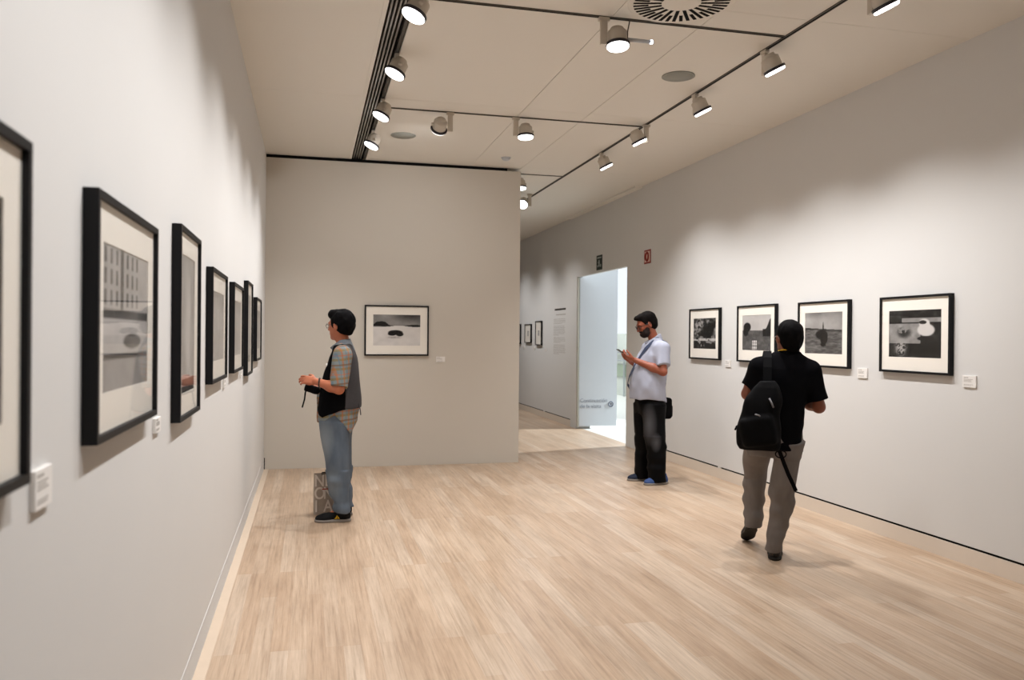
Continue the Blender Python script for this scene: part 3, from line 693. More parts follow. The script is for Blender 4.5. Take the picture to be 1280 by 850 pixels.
def cone(a, b, ra, rb, flat=False):
    a = np.array(a, float); b = np.array(b, float); ab = b - a; L2 = ab @ ab; r = max(ra, rb)
    def fn(X, Y, Z):
        x, y, z = X - a[0], Y - a[1], Z - a[2]; t0 = (x * ab[0] + y * ab[1] + z * ab[2]) / L2; t = np.clip(t0, 0, 1)
        d = np.sqrt((x - t * ab[0]) ** 2 + (y - t * ab[1]) ** 2 + (z - t * ab[2]) ** 2) - (ra + (rb - ra) * t)
        if flat: d = np.maximum(d, (t0 - 1) * math.sqrt(L2))
        return d
    return fn, np.minimum(a, b) - r, np.maximum(a, b) + r
def ell(c, r, R=None):
    c = np.array(c, float); r = np.array(r, float); R = np.eye(3) if R is None else np.array(R)
    def fn(X, Y, Z):
        x, y, z = X - c[0], Y - c[1], Z - c[2]; q = [(x * R[0, i] + y * R[1, i] + z * R[2, i]) for i in range(3)]
        k0 = np.sqrt(sum((q[i] / r[i]) ** 2 for i in range(3))); k1 = np.sqrt(sum((q[i] / r[i] ** 2) ** 2 for i in range(3))); return k0 * (k0 - 1.0) / np.maximum(k1, 1e-6)
    e = np.sqrt(((R * r) ** 2).sum(1)); return fn, c - e, c + e
def rbox(c, hf, rd, R=None):
    c = np.array(c, float); hf = np.array(hf, float); R = np.eye(3) if R is None else np.array(R)
    def fn(X, Y, Z):
        x, y, z = X - c[0], Y - c[1], Z - c[2]; q = [np.abs(x * R[0, i] + y * R[1, i] + z * R[2, i]) - (hf[i] - rd) for i in range(3)]
        return np.sqrt(sum(np.maximum(w, 0) ** 2 for w in q)) + np.minimum(np.maximum(np.maximum(q[0], q[1]), q[2]), 0) - rd
    e = np.abs(R) @ hf; return fn, c - e, c + e
def cr(secs, m=60):
    S = np.array(secs, float); S = S[np.argsort(S[:, 0])]; out = []
    T = np.concatenate([S[:1] * 2 - S[1:2], S, S[-1:] * 2 - S[-2:-1]])
    for i in range(1, len(T) - 2):
        for u in np.linspace(0, 1, 12, endpoint=False):
            a, b, c, d = T[i - 1], T[i], T[i + 1], T[i + 2]; q = 0.5 * (2 * b + (c - a) * u + (2 * a - 5 * b + 4 * c - d) * u * u + (3 * b - a - 3 * c + d) * u ** 3)
            q[0] = b[0] + (c[0] - b[0]) * u; out.append(q)
    out.append(S[-1]); return np.array(out)
def loft(secs, e=2.2, grow=0.0):
    """sections (z, cx, cy, rx, ry) stacked upwards"""
    S = cr(secs)
    def fn(X, Y, Z):
        z = Z.ravel(); g = [np.interp(z, S[:, 0], S[:, i])[None, None, :] for i in range(1, 5)]
        qx = np.abs(X - g[0]) / (g[2] + grow); qy = np.abs(Y - g[1]) / (g[3] + grow); q = (qx ** e + qy ** e) ** (1 / e)
        d = (q - 1) * np.minimum(g[2], g[3]); return np.maximum(d, np.maximum(Z - S[-1, 0], S[0, 0] - Z))
    R = np.maximum(S[:, 3], S[:, 4]).max() + grow
    return fn, (S[:, 1].min() - R, S[:, 2].min() - R, S[0, 0]), (S[:, 1].max() + R, S[:, 2].max() + R, S[-1, 0])
def loft_pt(secs, z, th, off=0.0, e=2.2):
    S = cr(secs); cx, cy, rx, ry = [np.interp(z, S[:, 0], S[:, i]) for i in range(1, 5)]; c, s = math.cos(th), math.sin(th)
    r = 1.0 / ((abs(c) / (rx + off)) ** e + (abs(s) / (ry + off)) ** e) ** (1 / e); n = Vector((c / rx, s / ry, 0)).normalized(); return Vector((cx + r * c, cy + r * s, z)), n
def xprim(prim, mtx):
    fn, lo, hi = prim; inv = np.array(mtx.inverted())
    def g(X, Y, Z): return fn(*[inv[i, 0] * X + inv[i, 1] * Y + inv[i, 2] * Z + inv[i, 3] for i in range(3)])
    cs = np.array([np.array(mtx @ Vector((a, b, c))) for a in (lo[0], hi[0]) for b in (lo[1], hi[1]) for c in (lo[2], hi[2])]); return g, cs.min(0), cs.max(0)

# ------------------------------------------------------------------ figure parts
def hand(wrist, d, n, side, curl=(0.35, 0.5, 0.4), thumb=(0.55, 0.5), sc=1.0, spread=0.06):
    """palm, five fingers; d = finger direction, n = way the palm faces, side = +1/-1 thumb side along d x n"""
    d = Vector(d).normalized(); n = Vector(n); n = (n - d * n.dot(d)).normalized(); s = d.cross(n) * side; w = Vector(wrist); P = []
    R = np.array([[d[i], s[i], n[i]] for i in range(3)])
    P.append((ell(w + d * 0.048 * sc, (0.056 * sc, 0.041 * sc, 0.017 * sc), R), 0.012)); P.append((rbox(w + d * 0.062 * sc, (0.033 * sc, 0.037 * sc, 0.013 * sc), 0.012 * sc, R), 0.008))
    for i, (off, ln, base) in enumerate(((0.030, 0.074, 0.093), (0.0105, 0.082, 0.098), (-0.009, 0.077, 0.095), (-0.028, 0.060, 0.086))):
        p = w + (d * base + s * off) * sc; ang = 0.0; fan = spread * (1.5 - i)
        for j, fr in enumerate((0.45, 0.30, 0.25)):
            ang += curl[j] * (1 + 0.08 * i); q = p + ((d * math.cos(ang) + n * math.sin(ang)) + s * fan * math.cos(ang)).normalized() * ln * fr * sc; r0, r1 = (0.0092, 0.0084, 0.0078, 0.0070)[j:j + 2]
            P.append((cone(p, q, r0 * sc, r1 * sc), 0.004)); p = q
    p = w + (d * 0.026 + s * 0.030) * sc; td = (d * 0.72 + s * (thumb[2] if len(thumb) > 2 else 0.62) + n * thumb[0]).normalized()
    for j, ln in enumerate((0.042, 0.033, 0.028)):
        q = p + td * ln * sc; P.append((cone(p, q, (0.0135, 0.0110, 0.0095)[j] * sc, (0.0110, 0.0095, 0.0080)[j] * sc), 0.006)); p = q; td = (td + d * 0.35 * thumb[1] + n * 0.25 * thumb[1] - s * 0.25 * thumb[1]).normalized()
    return P

def head_prims(jaw=1.0):
    """head about its own centre: face +x, left +y, up +z; chin at -0.118"""
    P = [(ell((-0.018, 0, 0.032), (0.098, 0.076, 0.086)), 0.0), (ell((0.022, 0, -0.020), (0.070, 0.063, 0.088)), 0.03), (ell((0.030, 0, -0.074), (0.052, 0.052 * jaw, 0.040)), 0.03),
         (ell((0.070, 0, -0.098), (0.020, 0.024 * jaw, 0.018)), 0.02), (ell((0.074, 0, 0.022), (0.020, 0.052, 0.014)), 0.02), (cone((0.086, 0, 0.012), (0.110, 0, -0.028), 0.008, 0.012), 0.012),
         (ell((0.098, 0.012, -0.033), (0.012, 0.009, 0.008)), 0.008), (ell((0.098, -0.012, -0.033), (0.012, 0.009, 0.008)), 0.008), (ell((0.083, 0, -0.058), (0.013, 0.024, 0.006)), 0.008), (ell((0.081, 0, -0.068), (0.013, 0.022, 0.007)), 0.008)]
    for s in (1, -1):
        P.append((ell((0.066, s * 0.036, -0.020), (0.018, 0.020, 0.014)), 0.02)); P.append((ell((0.094, s * 0.031, 0.003), (0.014, 0.016, 0.009)), -0.008))
        Re = np.array(Euler((0, 0.12, s * 0.35)).to_matrix()); P.append((ell((-0.012, s * 0.078, -0.008), (0.020, 0.007, 0.033), Re), 0.006)); P.append((ell((-0.012, s * 0.085, -0.004), (0.010, 0.004, 0.018), Re), -0.003))
    return P

def make_body(name, label, loc, rz, skin, lo, hi, limbs, hm, jaw=1.0, hands=(), h=0.0045):
    F = Field(lo, hi, h)
    for pr, k in limbs: F.op(pr, k)
    for pr, k in head_prims(jaw):
        if k < 0: F.op(xprim(pr, hm), -k, True)
        else: F.op(xprim(pr, hm), k if k else 0.01)
    for hp in hands:
        for pr, k in hp: F.op(pr, k)
    o = F.build(name, skin, None, 1); o.location = loc; o.rotation_euler = (0, 0, rz); tag(o, label, 'person', 'gallery visitors')
    for s in (1, -1):
        e = MB().lathe([(0.0, 0.0115), (0.006, 0.0098), (0.0105, 0.004), (0.0115, 0), (0.0105, -0.004), (0.006, -0.0098), (0, -0.0115)], 16); e.xf(hm @ Matrix.Translation((0.0738, s * 0.031, 0.002)) @ Matrix.Diagonal((1, 1, 0.82, 1))); ey = e.build('eye', M['eye'], o, True)
        i = MB().lathe([(0.0, 0.0), (0.005, 0.0), (0.004, 0.002), (0, 0.0026)], 16); i.xf(hm @ Matrix.Translation((0.0842, s * 0.031, 0.002)) @ Matrix.Rotation(PI / 2, 4, 'Y')); i.build('iris', M['iris'], ey, True)
    for z, k in ((-0.0595, 0.0042), (-0.0665, 0.0048)):
        MB().tube([hm @ Vector(p) for p in ((0.084, -0.023, -0.062), (0.0925, -0.011, z), (0.0945, 0, z - 0.0005), (0.0925, 0.011, z), (0.084, 0.023, -0.062))], [0.0015, k * 0.85, k, k * 0.85, 0.0015], 8).build('lip', M['lip'], o, True)
    return o

def brows(o, hm, mat):
    for s in (1, -1):
        MB().tube([hm @ Vector(p) for p in ((0.090, s * 0.012, 0.020), (0.0925, s * 0.028, 0.026), (0.084, s * 0.046, 0.021))], [0.003, 0.0045, 0.002], 8).build('eyebrow', mat, o, True)
def glasses(o, hm, mat, r=0.0018):
    mb = MB()
    for s in (1, -1):
        mb.tube([(0.108 - 0.010 * abs(math.cos(2 * PI * k / 24 + (0 if s > 0 else PI)) > 0.3) , s * 0.033 + 0.024 * math.cos(2 * PI * k / 24), 0.000 + 0.018 * math.sin(2 * PI * k / 24)) for k in range(25)], r, 6)
        mb.tube([(0.099, s * 0.056, 0.006), (0.09, s * 0.072, 0.007), (0.02, s * 0.080, 0.008), (-0.012, s * 0.083, 0.012), (-0.03, s * 0.080, -0.006)], r, 6)
    mb.tube([(0.108, 0.010, 0.004), (0.112, 0, 0.007), (0.108, -0.010, 0.004)], r, 6); mb.xf(hm); g = mb.build('glasses', mat, o, True); return g
def hair(o, hm, mat, prims, cuts=(), amp=0.006, freq=(40, 40, 25), seed=3, name='hair', subs=()):
    F = Field((-0.17, -0.14, -0.17), (0.17, 0.14, 0.19), 0.0045)
    for pr, k in prims: F.op(pr, k)
    for pr, k in subs: F.op(pr, k, True)
    for p, n in cuts: F.cut(p, n, 0.012)
    F.wrinkle(amp, freq, seed); return F.build(name, mat, o, 2, hm)
def shoe(o, heel, yaw, pitch, up, sole, L=0.275, roll=0.0):
    m = Matrix.Translation(heel) @ Matrix.Rotation(yaw, 4, 'Z') @ Matrix.Rotation(pitch, 4, 'Y') @ Matrix.Rotation(roll, 4, 'X'); k = L / 0.275
    F = Field((-0.05, -0.08, -0.02), (0.33, 0.08, 0.17), 0.005)
    F.op(ell((0.052 * k, 0, 0.045), (0.056, 0.036, 0.050))).op(cone((0.055 * k, 0, 0.075), (0.060 * k, 0, 0.105), 0.040, 0.042, True), 0.02).op(cone((0.09 * k, 0, 0.065), (0.19 * k, 0.004, 0.030), 0.036, 0.036), 0.03)
    F.op(ell((0.205 * k, 0.004, 0.030), (0.070, 0.046, 0.034)), 0.03).cut((0, 0, 0.010), (0, 0, -1)); s = F.build('shoe', up, o, 2, m)
    G = Field((-0.05, -0.08, -0.02), (0.33, 0.08, 0.06), 0.005); G.op(ell((0.055 * k, 0, 0.012), (0.062, 0.041, 0.06))).op(ell((0.195 * k, 0.004, 0.012), (0.086, 0.051, 0.06)), 0.05).op(rbox((0.12 * k, 0.002, 0.012), (0.07, 0.036, 0.04), 0.02), 0.03)
    G.cut((0, 0, 0.024), (0, 0, 1)).cut((0, 0, 0.0), (0, 0, -1)); G.build('sole', sole, s, 1, m); return s, m
# ------------------------------------------------------------------ the three visitors (x = ahead, y = to their left)
def hmat(c, yaw=0.0, pitch=0.0, roll=0.0):
    return Matrix.Translation(c) @ Matrix.Rotation(yaw, 4, 'Z') @ Matrix.Rotation(pitch, 4, 'Y') @ Matrix.Rotation(roll, 4, 'X')
def arm(sh, el, wr):
    m = tuple(np.array(el) * 0.65 + np.array(wr) * 0.35)
    return [(cone(sh, el, 0.050, 0.041), 0.03), (cone(el, m, 0.040, 0.041), 0.02), (cone(m, wr, 0.041, 0.0275), 0.03)]
def core(torso, legs, neck):
    P = [(cone(a, b, r, r2), 0.04) for a, b, r, r2 in torso]
    for hip, kn, an, toe in legs: P += [(cone(hip, kn, 0.068, 0.050), 0.04), (cone(kn, an, 0.050, 0.034), 0.03), (cone(an, toe, 0.034, 0.026), 0.02)]
    P.append((cone(neck[0], neck[1], 0.056, 0.052), 0.03)); return P
def hem(F, xs, zs, ax=0):
    A = F.ax[ax]; g = np.interp(A, xs, zs); sh = [1, 1, 1]; sh[ax] = -1; F.v = np.maximum(F.v, g.reshape(sh) - F.ax[2][None, None, :]).astype(np.float32); return F
def at_local(o, p): return Matrix.Rotation(o.rotation_euler.z, 3, 'Z') @ Vector(p) + o.location
def world(o): return Matrix.Translation(o.location) @ Matrix.Rotation(o.rotation_euler.z, 4, 'Z')
def held(name, o, label, cat):          # a thing of its own that shares the visitor's spot
    return thing(name, label, cat, tuple(o.location), o.rotation_euler.z)

# --- man in the open vest, reading the left wall
hm = hmat((-0.022, 0.0, 1.585), -0.55, 0.03)
hl = hand((0.152, 0.168, 1.136), (0.93, -0.30, 0.12), (0.0, -0.85, -0.45), -1, (0.25, 0.45, 0.35))
hr = hand((0.110, -0.125, 1.075), (0.90, 0.38, 0.05), (0.0, 0.45, 0.85), 1, (0.45, 0.6, 0.5))
limbs = core([((-0.02, 0, 0.95), (-0.04, 0, 1.28), 0.11, 0.10), ((-0.05, 0.14, 1.34), (-0.05, -0.14, 1.34), 0.055, 0.055)],
             [((0.0, 0.09, 0.86), (-0.02, 0.10, 0.46), (-0.062, 0.11, 0.09), (0.05, 0.115, 0.045)), ((0.0, -0.09, 0.86), (-0.02, -0.10, 0.46), (-0.062, -0.11, 0.09), (0.02, -0.18, 0.045))],
             ((-0.055, 0, 1.38), (-0.035, 0, 1.52)))
limbs += arm((-0.06, 0.185, 1.355), (-0.038, 0.240, 1.080), (0.152, 0.168, 1.136)) + arm((-0.06, -0.185, 1.355), (-0.05, -0.235, 1.065), (0.110, -0.125, 1.075))
man1 = make_body('person', 'man in black open vest, plaid shirt and jeans standing by the left wall', (0.222, 6.900, 0), math.radians(173), M['skin'],
                 (-0.28, -0.34, -0.02), (0.40, 0.34, 1.78), limbs, hm, 1.0, (hl, hr))
brows(man1, hm, M['hair']); glasses(man1, hm, M['plastic'])
hair(man1, hm, M['hair'], [(ell((-0.026, 0, 0.040), (0.112, 0.092, 0.098)), 0), (ell((0.050, 0.0, 0.100), (0.050, 0.064, 0.034)), 0.03), (ell((-0.065, 0, -0.010), (0.062, 0.078, 0.075)), 0.03)],
     amp=0.007, subs=[(ell((0.105, 0, -0.035), (0.085, 0.12, 0.105)), 0.012), (ell((-0.004, 0.1, -0.024), (0.026, 0.04, 0.036)), 0.008), (ell((-0.004, -0.1, -0.024), (0.026, 0.04, 0.036)), 0.008)])
S1m = [(0.68, -0.02, 0, 0.150, 0.185), (0.85, -0.013, 0, 0.160, 0.190), (0.93, -0.026, 0, 0.162, 0.188), (1.06, -0.030, 0, 0.150, 0.186), (1.20, -0.039, 0, 0.128, 0.190), (1.33, -0.049, 0, 0.100, 0.185), (1.385, -0.052, 0, 0.080, 0.140), (1.43, -0.050, 0, 0.062, 0.075)]
F = Field((-0.27, -0.36, 0.64), (0.22, 0.36, 1.50), 0.0055).op(loft(S1m))
for s in (1, -1):
    F.op(cone((-0.052, s * 0.06, 1.395), (-0.058, s * 0.165, 1.360), 0.045, 0.062), 0.05)
    F.op(cone((-0.060, s * 0.180, 1.350), ((-0.036 if s > 0 else -0.05), s * 0.232, 1.092), 0.070, 0.073, True), 0.04)
hem(F, [-0.2, -0.165, -0.12, -0.07, 0.0, 0.08, 0.15], [0.86, 0.80, 0.715, 0.79, 0.865, 0.815, 0.79]); F.op(ell((0.118, 0, 0.95), (0.045, 0.05, 0.20)), 0.03); hem(F, [-0.27, 0.05, 0.1, 0.2], [0.6, 0.6, 0.80, 0.79]); F.wrinkle(0.006, (14, 14, 11), 5)
F.build('plaid_shirt', M['plaid'], man1, 2)
F = Field((-0.20, -0.13, 1.36), (0.10, 0.13, 1.54), 0.005).op(cone((-0.056, 0, 1.375), (-0.040, 0, 1.470), 0.090, 0.066, True)).op(ell((0.0, 0, 1.42), (0.07, 0.05, 0.035)), 0.03).op(cone((-0.045, 0, 1.45), (-0.03, 0, 1.56), 0.056, 0.058), 0.0, True)
F.cut((0.03, 0, 1.425), (0.75, 0, 1)).build('collar', M['collar'], man1, 2)
F = Field((-0.27, -0.26, 0.80), (0.24, 0.26, 1.46), 0.0055).op(loft(S1m, grow=0.013))
for s in (1, -1): F.op(cone((-0.052, s * 0.055, 1.398), (-0.056, s * 0.135, 1.375), 0.050, 0.062), 0.05)
hem(F, [-0.24, -0.10, -0.04, 0.05, 0.10, 0.13, 0.16], [0.915, 0.912, 0.90, 0.865, 0.84, 0.86, 0.92]); F.cut((0, 0, 1.425), (0.15, 0, 1))
for s in (1, -1): F.op(cone((-0.045, s * 0.275, 1.46), (-0.045, s * 0.262, 1.10), 0.088, 0.068), 0.01, True)
X, Y, Z = F.ax[0][:, None, None], F.ax[1][None, :, None], F.ax[2][None, None, :]
F.v = np.maximum(F.v, -np.maximum(np.abs(Y) - (0.030 + np.maximum(Z - 1.05, 0) * 0.16), 0.03 - X)).astype(np.float32)
F.wrinkle(0.005, (12, 12, 7), 8)
F.build('vest', [M['vest_black'], M['vest_grey']], man1, 2, None, lambda c: (c[:, 0] < -0.085 + 0.10 * np.clip(c[:, 2] - 1.22, 0, 1)).astype(int))
F = Field((-0.24, -0.26, 0.02), (0.20, 0.26, 0.98), 0.006).op(loft([(0.70, -0.002, 0, 0.118, 0.165), (0.82, -0.004, 0, 0.132, 0.178), (0.96, -0.012, 0, 0.135, 0.172)]))
for s in (1, -1): F.op(loft([(0.078, -0.061, s * 0.112, 0.074, 0.078), (0.12, -0.056, s * 0.112, 0.070, 0.075), (0.23, -0.040, s * 0.110, 0.080, 0.080), (0.39, -0.024, s * 0.105, 0.090, 0.085), (0.587, -0.008, s * 0.100, 0.106, 0.094), (0.80, -0.002, s * 0.088, 0.124, 0.100)]), 0.03)
F.wrinkle(0.014, (9, 9, 18), 4, (0.0, 0.42)).wrinkle(0.007, (8, 8, 6), 14); F.build('jeans', M['jeans'], man1, 2)
sh, sm = shoe(man1, (-0.128, 0.108, 0), 0.04, 0, M['shoe_black'], M['sole_grey'], 0.285); shoe(man1, (-0.112, -0.105, 0), -0.85, 0, M['shoe_black'], M['sole_grey'], 0.285)
mb = MB()
for (a, b, c) in (((0, 0.030), (0.012, 0.010), (-0.002, 0.012)), ((-0.004, 0.022), (-0.006, 0.0), (-0.018, 0.0)), ((0.006, 0.008), (0.022, 0.0), (-0.002, 0.0))):
    v = [(0.105 + p[0], y, 0.032 + p[1]) for y in (0.025, 0.0455) for p in (a, b, c)]; mb.add(v, [(0, 1, 2), (3, 5, 4), (0, 3, 4, 1), (1, 4, 5, 2), (2, 5, 3, 0)])
mb.xf(sm).build('emblem', M['yellow'], sh)
MB().tube([tuple(Vector((0.120, 0.180, 1.128)) + Vector((0.0, 0.033 * math.cos(a), 0.033 * math.sin(a)))) for a in np.linspace(0, 2 * PI, 20)], 0.007, 8).build('wristwatch', M['watch'], man1, True)
bp, bn = loft_pt(S1m, 1.265, 0.62, 0.014)
MB().lathe([(0, -0.004), (0.013, -0.004), (0.013, 0.003), (0.0, 0.005)], 16).xf(Matrix.Translation(bp) @ bn.to_track_quat('Z', 'Y').to_matrix().to_4x4()).build('badge', M['card'], man1, True)
MB().quadstrip([(-0.185, 0.09, 0.95), (-0.196, 0.10, 0.90), (-0.200, 0.105, 0.86)], [(-1, 0.4, 0)] * 3, 0.014, 0.003).build('vest_tab', M['vest_grey'], man1)
t = held('camera_pouch', man1, 'small black camera pouch with a hanging cord in the hands of the vest man', 'camera pouch')
F = Field((0.06, -0.09, 0.98), (0.34, 0.14, 1.16), 0.005).op(rbox((0.195, 0.035, 1.066), (0.055, 0.045, 0.030), 0.014, np.array(Euler((0.1, -0.25, -0.2)).to_matrix()))).op(ell((0.165, 0.03, 1.050), (0.035, 0.035, 0.022)), 0.02); F.build('pouch', M['nylon'], t, 2)
MB().quadstrip([(0.235, 0.060, 1.075), (0.244, 0.066, 1.040), (0.250, 0.066, 0.985), (0.262, 0.066, 0.94), (0.268, 0.066, 0.918)], [(0.2, 1, 0)] * 5, 0.012, 0.004).build('cord', M['nylon'], t)

# paper carrier bag at his feet
t = thing('carrier_bag', 'grey paper carrier bag with big white letters on the floor behind a shoe', 'carrier bag', (0.170, 7.135, 0), 0.05)
bm = bmesh.new(); w, d, h = 0.128, 0.045, 0.335
def bag_ring(z, q): return [bm.verts.new((sx * (w - 0.004 * q), sy * d * (1 - 0.25 * q) + 0.004 * math.sin(9 * z), z)) for sx, sy in ((-1, -1), (1, -1), (1, 1), (-1, 1))]
rings = [bag_ring(z, z / h) for z in np.linspace(0, h, 8)]
bm.faces.new(rings[0][::-1])
for a, b in zip(rings[:-1], rings[1:]):
    for k in range(4): bm.faces.new((a[k], a[(k + 1) % 4], b[(k + 1) % 4], b[k]))
me = bpy.data.meshes.new('sack'); bm.to_mesh(me); bm.free(); me.materials.append(M['bag']); o = bpy.data.objects.new('sack', me); C.objects.link(o); o.parent = t
so = o.modifiers.new('thickness', 'SOLIDIFY'); so.thickness = 0.002
mb = MB()
for body, z, x in (('NL', 0.236, -0.124), ('ON', 0.130, -0.124), ('IA', 0.022, -0.120)):
    for k, ch in enumerate(body): text_mb(ch, 0.140, Matrix.Translation((x + k * 0.086 - (0.012 if ch in 'NA' and k else 0), -0.0475 + 0.006 * (z / 0.3), z)) @ Matrix.Diagonal((0.78, 1, 1, 1)) @ RX, 'LEFT', 0.0015, True).build('letter', M['bagletter'], t)
MB().box((-0.06, -0.0495, 0.206), (0.125, -0.042, 0.216)).build('red_line', M['bagred'], t)
for s in (-1, 1): MB().tube([(-0.06, s * 0.034, 0.325), (-0.055, s * 0.036, 0.338), (0.0, s * 0.030, 0.341), (0.055, s * 0.036, 0.338), (0.06, s * 0.034, 0.325)], 0.0045, 8).build('handle', M['nylon'], t, True)

# --- man in the pale polo shirt looking at his phone
hm = hmat((0.080, 0.0, 1.650), 0.0, 0.42)
hl = hand((0.232, 0.100, 1.278), (0.80, -0.42, 0.35), (-0.30, -0.35, 0.85), -1, (0.35, 0.5, 0.5), (0.38, 0.5, 0.22))
hr = hand((0.222, -0.085, 1.264), (0.80, 0.40, 0.36), (-0.25, 0.4, 0.85), 1, (0.5, 0.6, 0.5))
limbs = core([((0.04, 0, 0.95), (0.01, 0, 1.32), 0.13, 0.10), ((-0.01, 0.13, 1.40), (-0.01, -0.13, 1.40), 0.055, 0.055)],
             [((0.03, 0.09, 0.86), (0.01, 0.11, 0.46), (-0.03, 0.12, 0.09), (0.06, 0.135, 0.045)), ((0.04, -0.09, 0.86), (0.05, -0.10, 0.46), (0.045, -0.10, 0.09), (0.13, -0.10, 0.045))],
             ((-0.03, 0, 1.44), (0.035, 0, 1.59)))
limbs += arm((-0.02, 0.195, 1.405), (-0.015, 0.258, 1.165), (0.232, 0.100, 1.278)) + arm((-0.02, -0.195, 1.405), (-0.005, -0.255, 1.16), (0.222, -0.085, 1.264))
man2 = make_body('person', 'bearded man in a pale polo shirt and black jeans looking down at his phone', (3.495, 8.000, 0), math.radians(176), M['skin_tan'],
                 (-0.26, -0.36, -0.02), (0.48, 0.36, 1.84), limbs, hm, 1.06, (hl, hr))
brows(man2, hm, M['hair_brown']); glasses(man2, hm, M['plastic'], 0.003)
hair(man2, hm, M['hair_brown'], [(ell((-0.022, 0, 0.040), (0.108, 0.084, 0.092)), 0), (ell((0.055, 0, 0.096), (0.044, 0.055, 0.028)), 0.03), (ell((-0.060, 0, -0.020), (0.058, 0.072, 0.070)), 0.03)], amp=0.004,
     subs=[(ell((0.112, 0, -0.020), (0.085, 0.12, 0.105)), 0.012), (ell((-0.004, 0.1, -0.030), (0.030, 0.04, 0.042)), 0.008), (ell((-0.004, -0.1, -0.030), (0.030, 0.04, 0.042)), 0.008)])
hair(man2, hm, M['beard'], [(ell((0.042, 0, -0.078), (0.062, 0.064, 0.052)), 0), (ell((0.030, 0.052, -0.050), (0.034, 0.014, 0.045)), 0.02), (ell((0.030, -0.052, -0.050), (0.034, 0.014, 0.045)), 0.02), (ell((0.090, 0, -0.046), (0.016, 0.030, 0.008)), 0.01)],
     amp=0.005, name='beard', subs=[(ell((0.104, 0, -0.064), (0.024, 0.022, 0.008)), 0.004), (ell((0.075, 0.0, 0.0), (0.10, 0.045, 0.042)), 0.01)])
S2m = [(0.80, 0.058, 0, 0.180, 0.208), (0.95, 0.060, 0, 0.190, 0.214), (1.05, 0.058, 0, 0.188, 0.214), (1.20, 0.040, 0, 0.168, 0.212), (1.33, 0.010, 0, 0.143, 0.205), (1.43, -0.012, 0, 0.108, 0.160), (1.485, -0.020, 0, 0.074, 0.085)]
F = Field((-0.26, -0.38, 0.78), (0.30, 0.38, 1.54), 0.0055).op(loft(S2m))
for s in (1, -1):
    F.op(cone((-0.018, s * 0.06, 1.452), (-0.022, s * 0.170, 1.412), 0.045, 0.062), 0.05)
    F.op(cone((-0.022, s * 0.185, 1.400), (-0.018, s * 0.252, 1.225), 0.070, 0.074, True), 0.04)
hem(F, [-0.2, 0.0, 0.12, 0.25], [0.835, 0.865, 0.875, 0.868]); F.wrinkle(0.014, (9, 9, 5), 15).wrinkle(0.006, (20, 20, 12), 16); F.build('polo_shirt', M['polo'], man2, 2)
F = Field((-0.16, -0.12, 1.42), (0.14, 0.12, 1.60), 0.005).op(cone((-0.026, 0, 1.44), (-0.012, 0, 1.545), 0.088, 0.068, True)).op(ell((0.045, 0, 1.465), (0.055, 0.05, 0.030)), 0.03).op(cone((-0.02, 0, 1.50), (0.03, 0, 1.62), 0.055, 0.058), 0.0, True)
F.cut((0.03, 0, 1.500), (0.8, 0, 1)).build('collar', M['polo'], man2, 2)
F = Field((-0.20, -0.26, 0.0), (0.26, 0.26, 0.95), 0.006).op(loft([(0.72, 0.028, 0, 0.138, 0.178), (0.84, 0.030, 0, 0.150, 0.185), (0.92, 0.04, 0, 0.14, 0.17)]))
F.op(loft([(0.022, -0.012, 0.122, 0.100, 0.090), (0.12, -0.010, 0.122, 0.092, 0.086), (0.30, -0.002, 0.116, 0.098, 0.090), (0.45, 0.010, 0.110, 0.106, 0.095), (0.60, 0.020, 0.105, 0.116, 0.100), (0.82, 0.028, 0.092, 0.140, 0.106)]), 0.03)
F.op(loft([(0.022, 0.066, -0.102, 0.090, 0.086), (0.12, 0.064, -0.102, 0.086, 0.083), (0.30, 0.062, -0.100, 0.092, 0.088), (0.45, 0.060, -0.100, 0.100, 0.093), (0.60, 0.056, -0.098, 0.110, 0.100), (0.82, 0.040, -0.090, 0.135, 0.106)]), 0.03)
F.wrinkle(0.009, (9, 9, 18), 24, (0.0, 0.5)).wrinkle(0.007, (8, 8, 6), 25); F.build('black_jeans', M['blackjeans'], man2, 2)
shoe(man2, (-0.125, 0.118, 0), 0.18, 0, M['shoe_blue'], M['sole_grey'], 0.275)
shoe(man2, (-0.045, -0.100, 0), -0.04, 0, M['shoe_navy'], M['sole_grey'], 0.280)
t = held('phone', man2, 'dark phone held in both hands of the man in the pale polo', 'phone')
RP = Matrix.Translation((0.335, 0.015, 1.350)) @ Matrix.Rotation(-0.55, 4, 'Y')
MB().box((-0.074, -0.036, -0.0045), (0.074, 0.036, 0.0035), 0.003).xf(RP).build('body', M['plastic'], t)
MB().box((-0.066, -0.033, 0.0034), (0.066, 0.033, 0.0042)).xf(RP).build('screen', M['screen'], t)
t = held('shoulder_bag', man2, 'black shoulder bag hanging at the hip of the man with the phone', 'shoulder bag')
F = Field((-0.30, -0.34, 0.60), (-0.06, 0.05, 0.92), 0.006).op(rbox((-0.185, -0.150, 0.765), (0.048, 0.120, 0.112), 0.030)).op(rbox((-0.225, -0.150, 0.735), (0.022, 0.095, 0.065), 0.018), 0.01); F.build('bag_body', M['nylon'], t, 2)
pts, nr = [(-0.015, 0.085, 1.512)], [(0, 0, 1)]
for z, th in ((1.45, 0.95), (1.40, 0.72), (1.33, 0.50), (1.26, 0.30), (1.18, 0.08), (1.10, -0.20), (1.02, -0.55), (0.95, -1.05), (0.90, -1.55), (0.87, -2.05)):
    p, n = loft_pt(S2m, z, th, 0.010 if z < 1.4 else 0.022); pts.append(p); nr.append(n)
MB().quadstrip(pts, nr, 0.034, 0.004).build('strap', M['strap'], t)
pts, nr = [(-0.015, 0.085, 1.512)], [(0, 0, 1)]
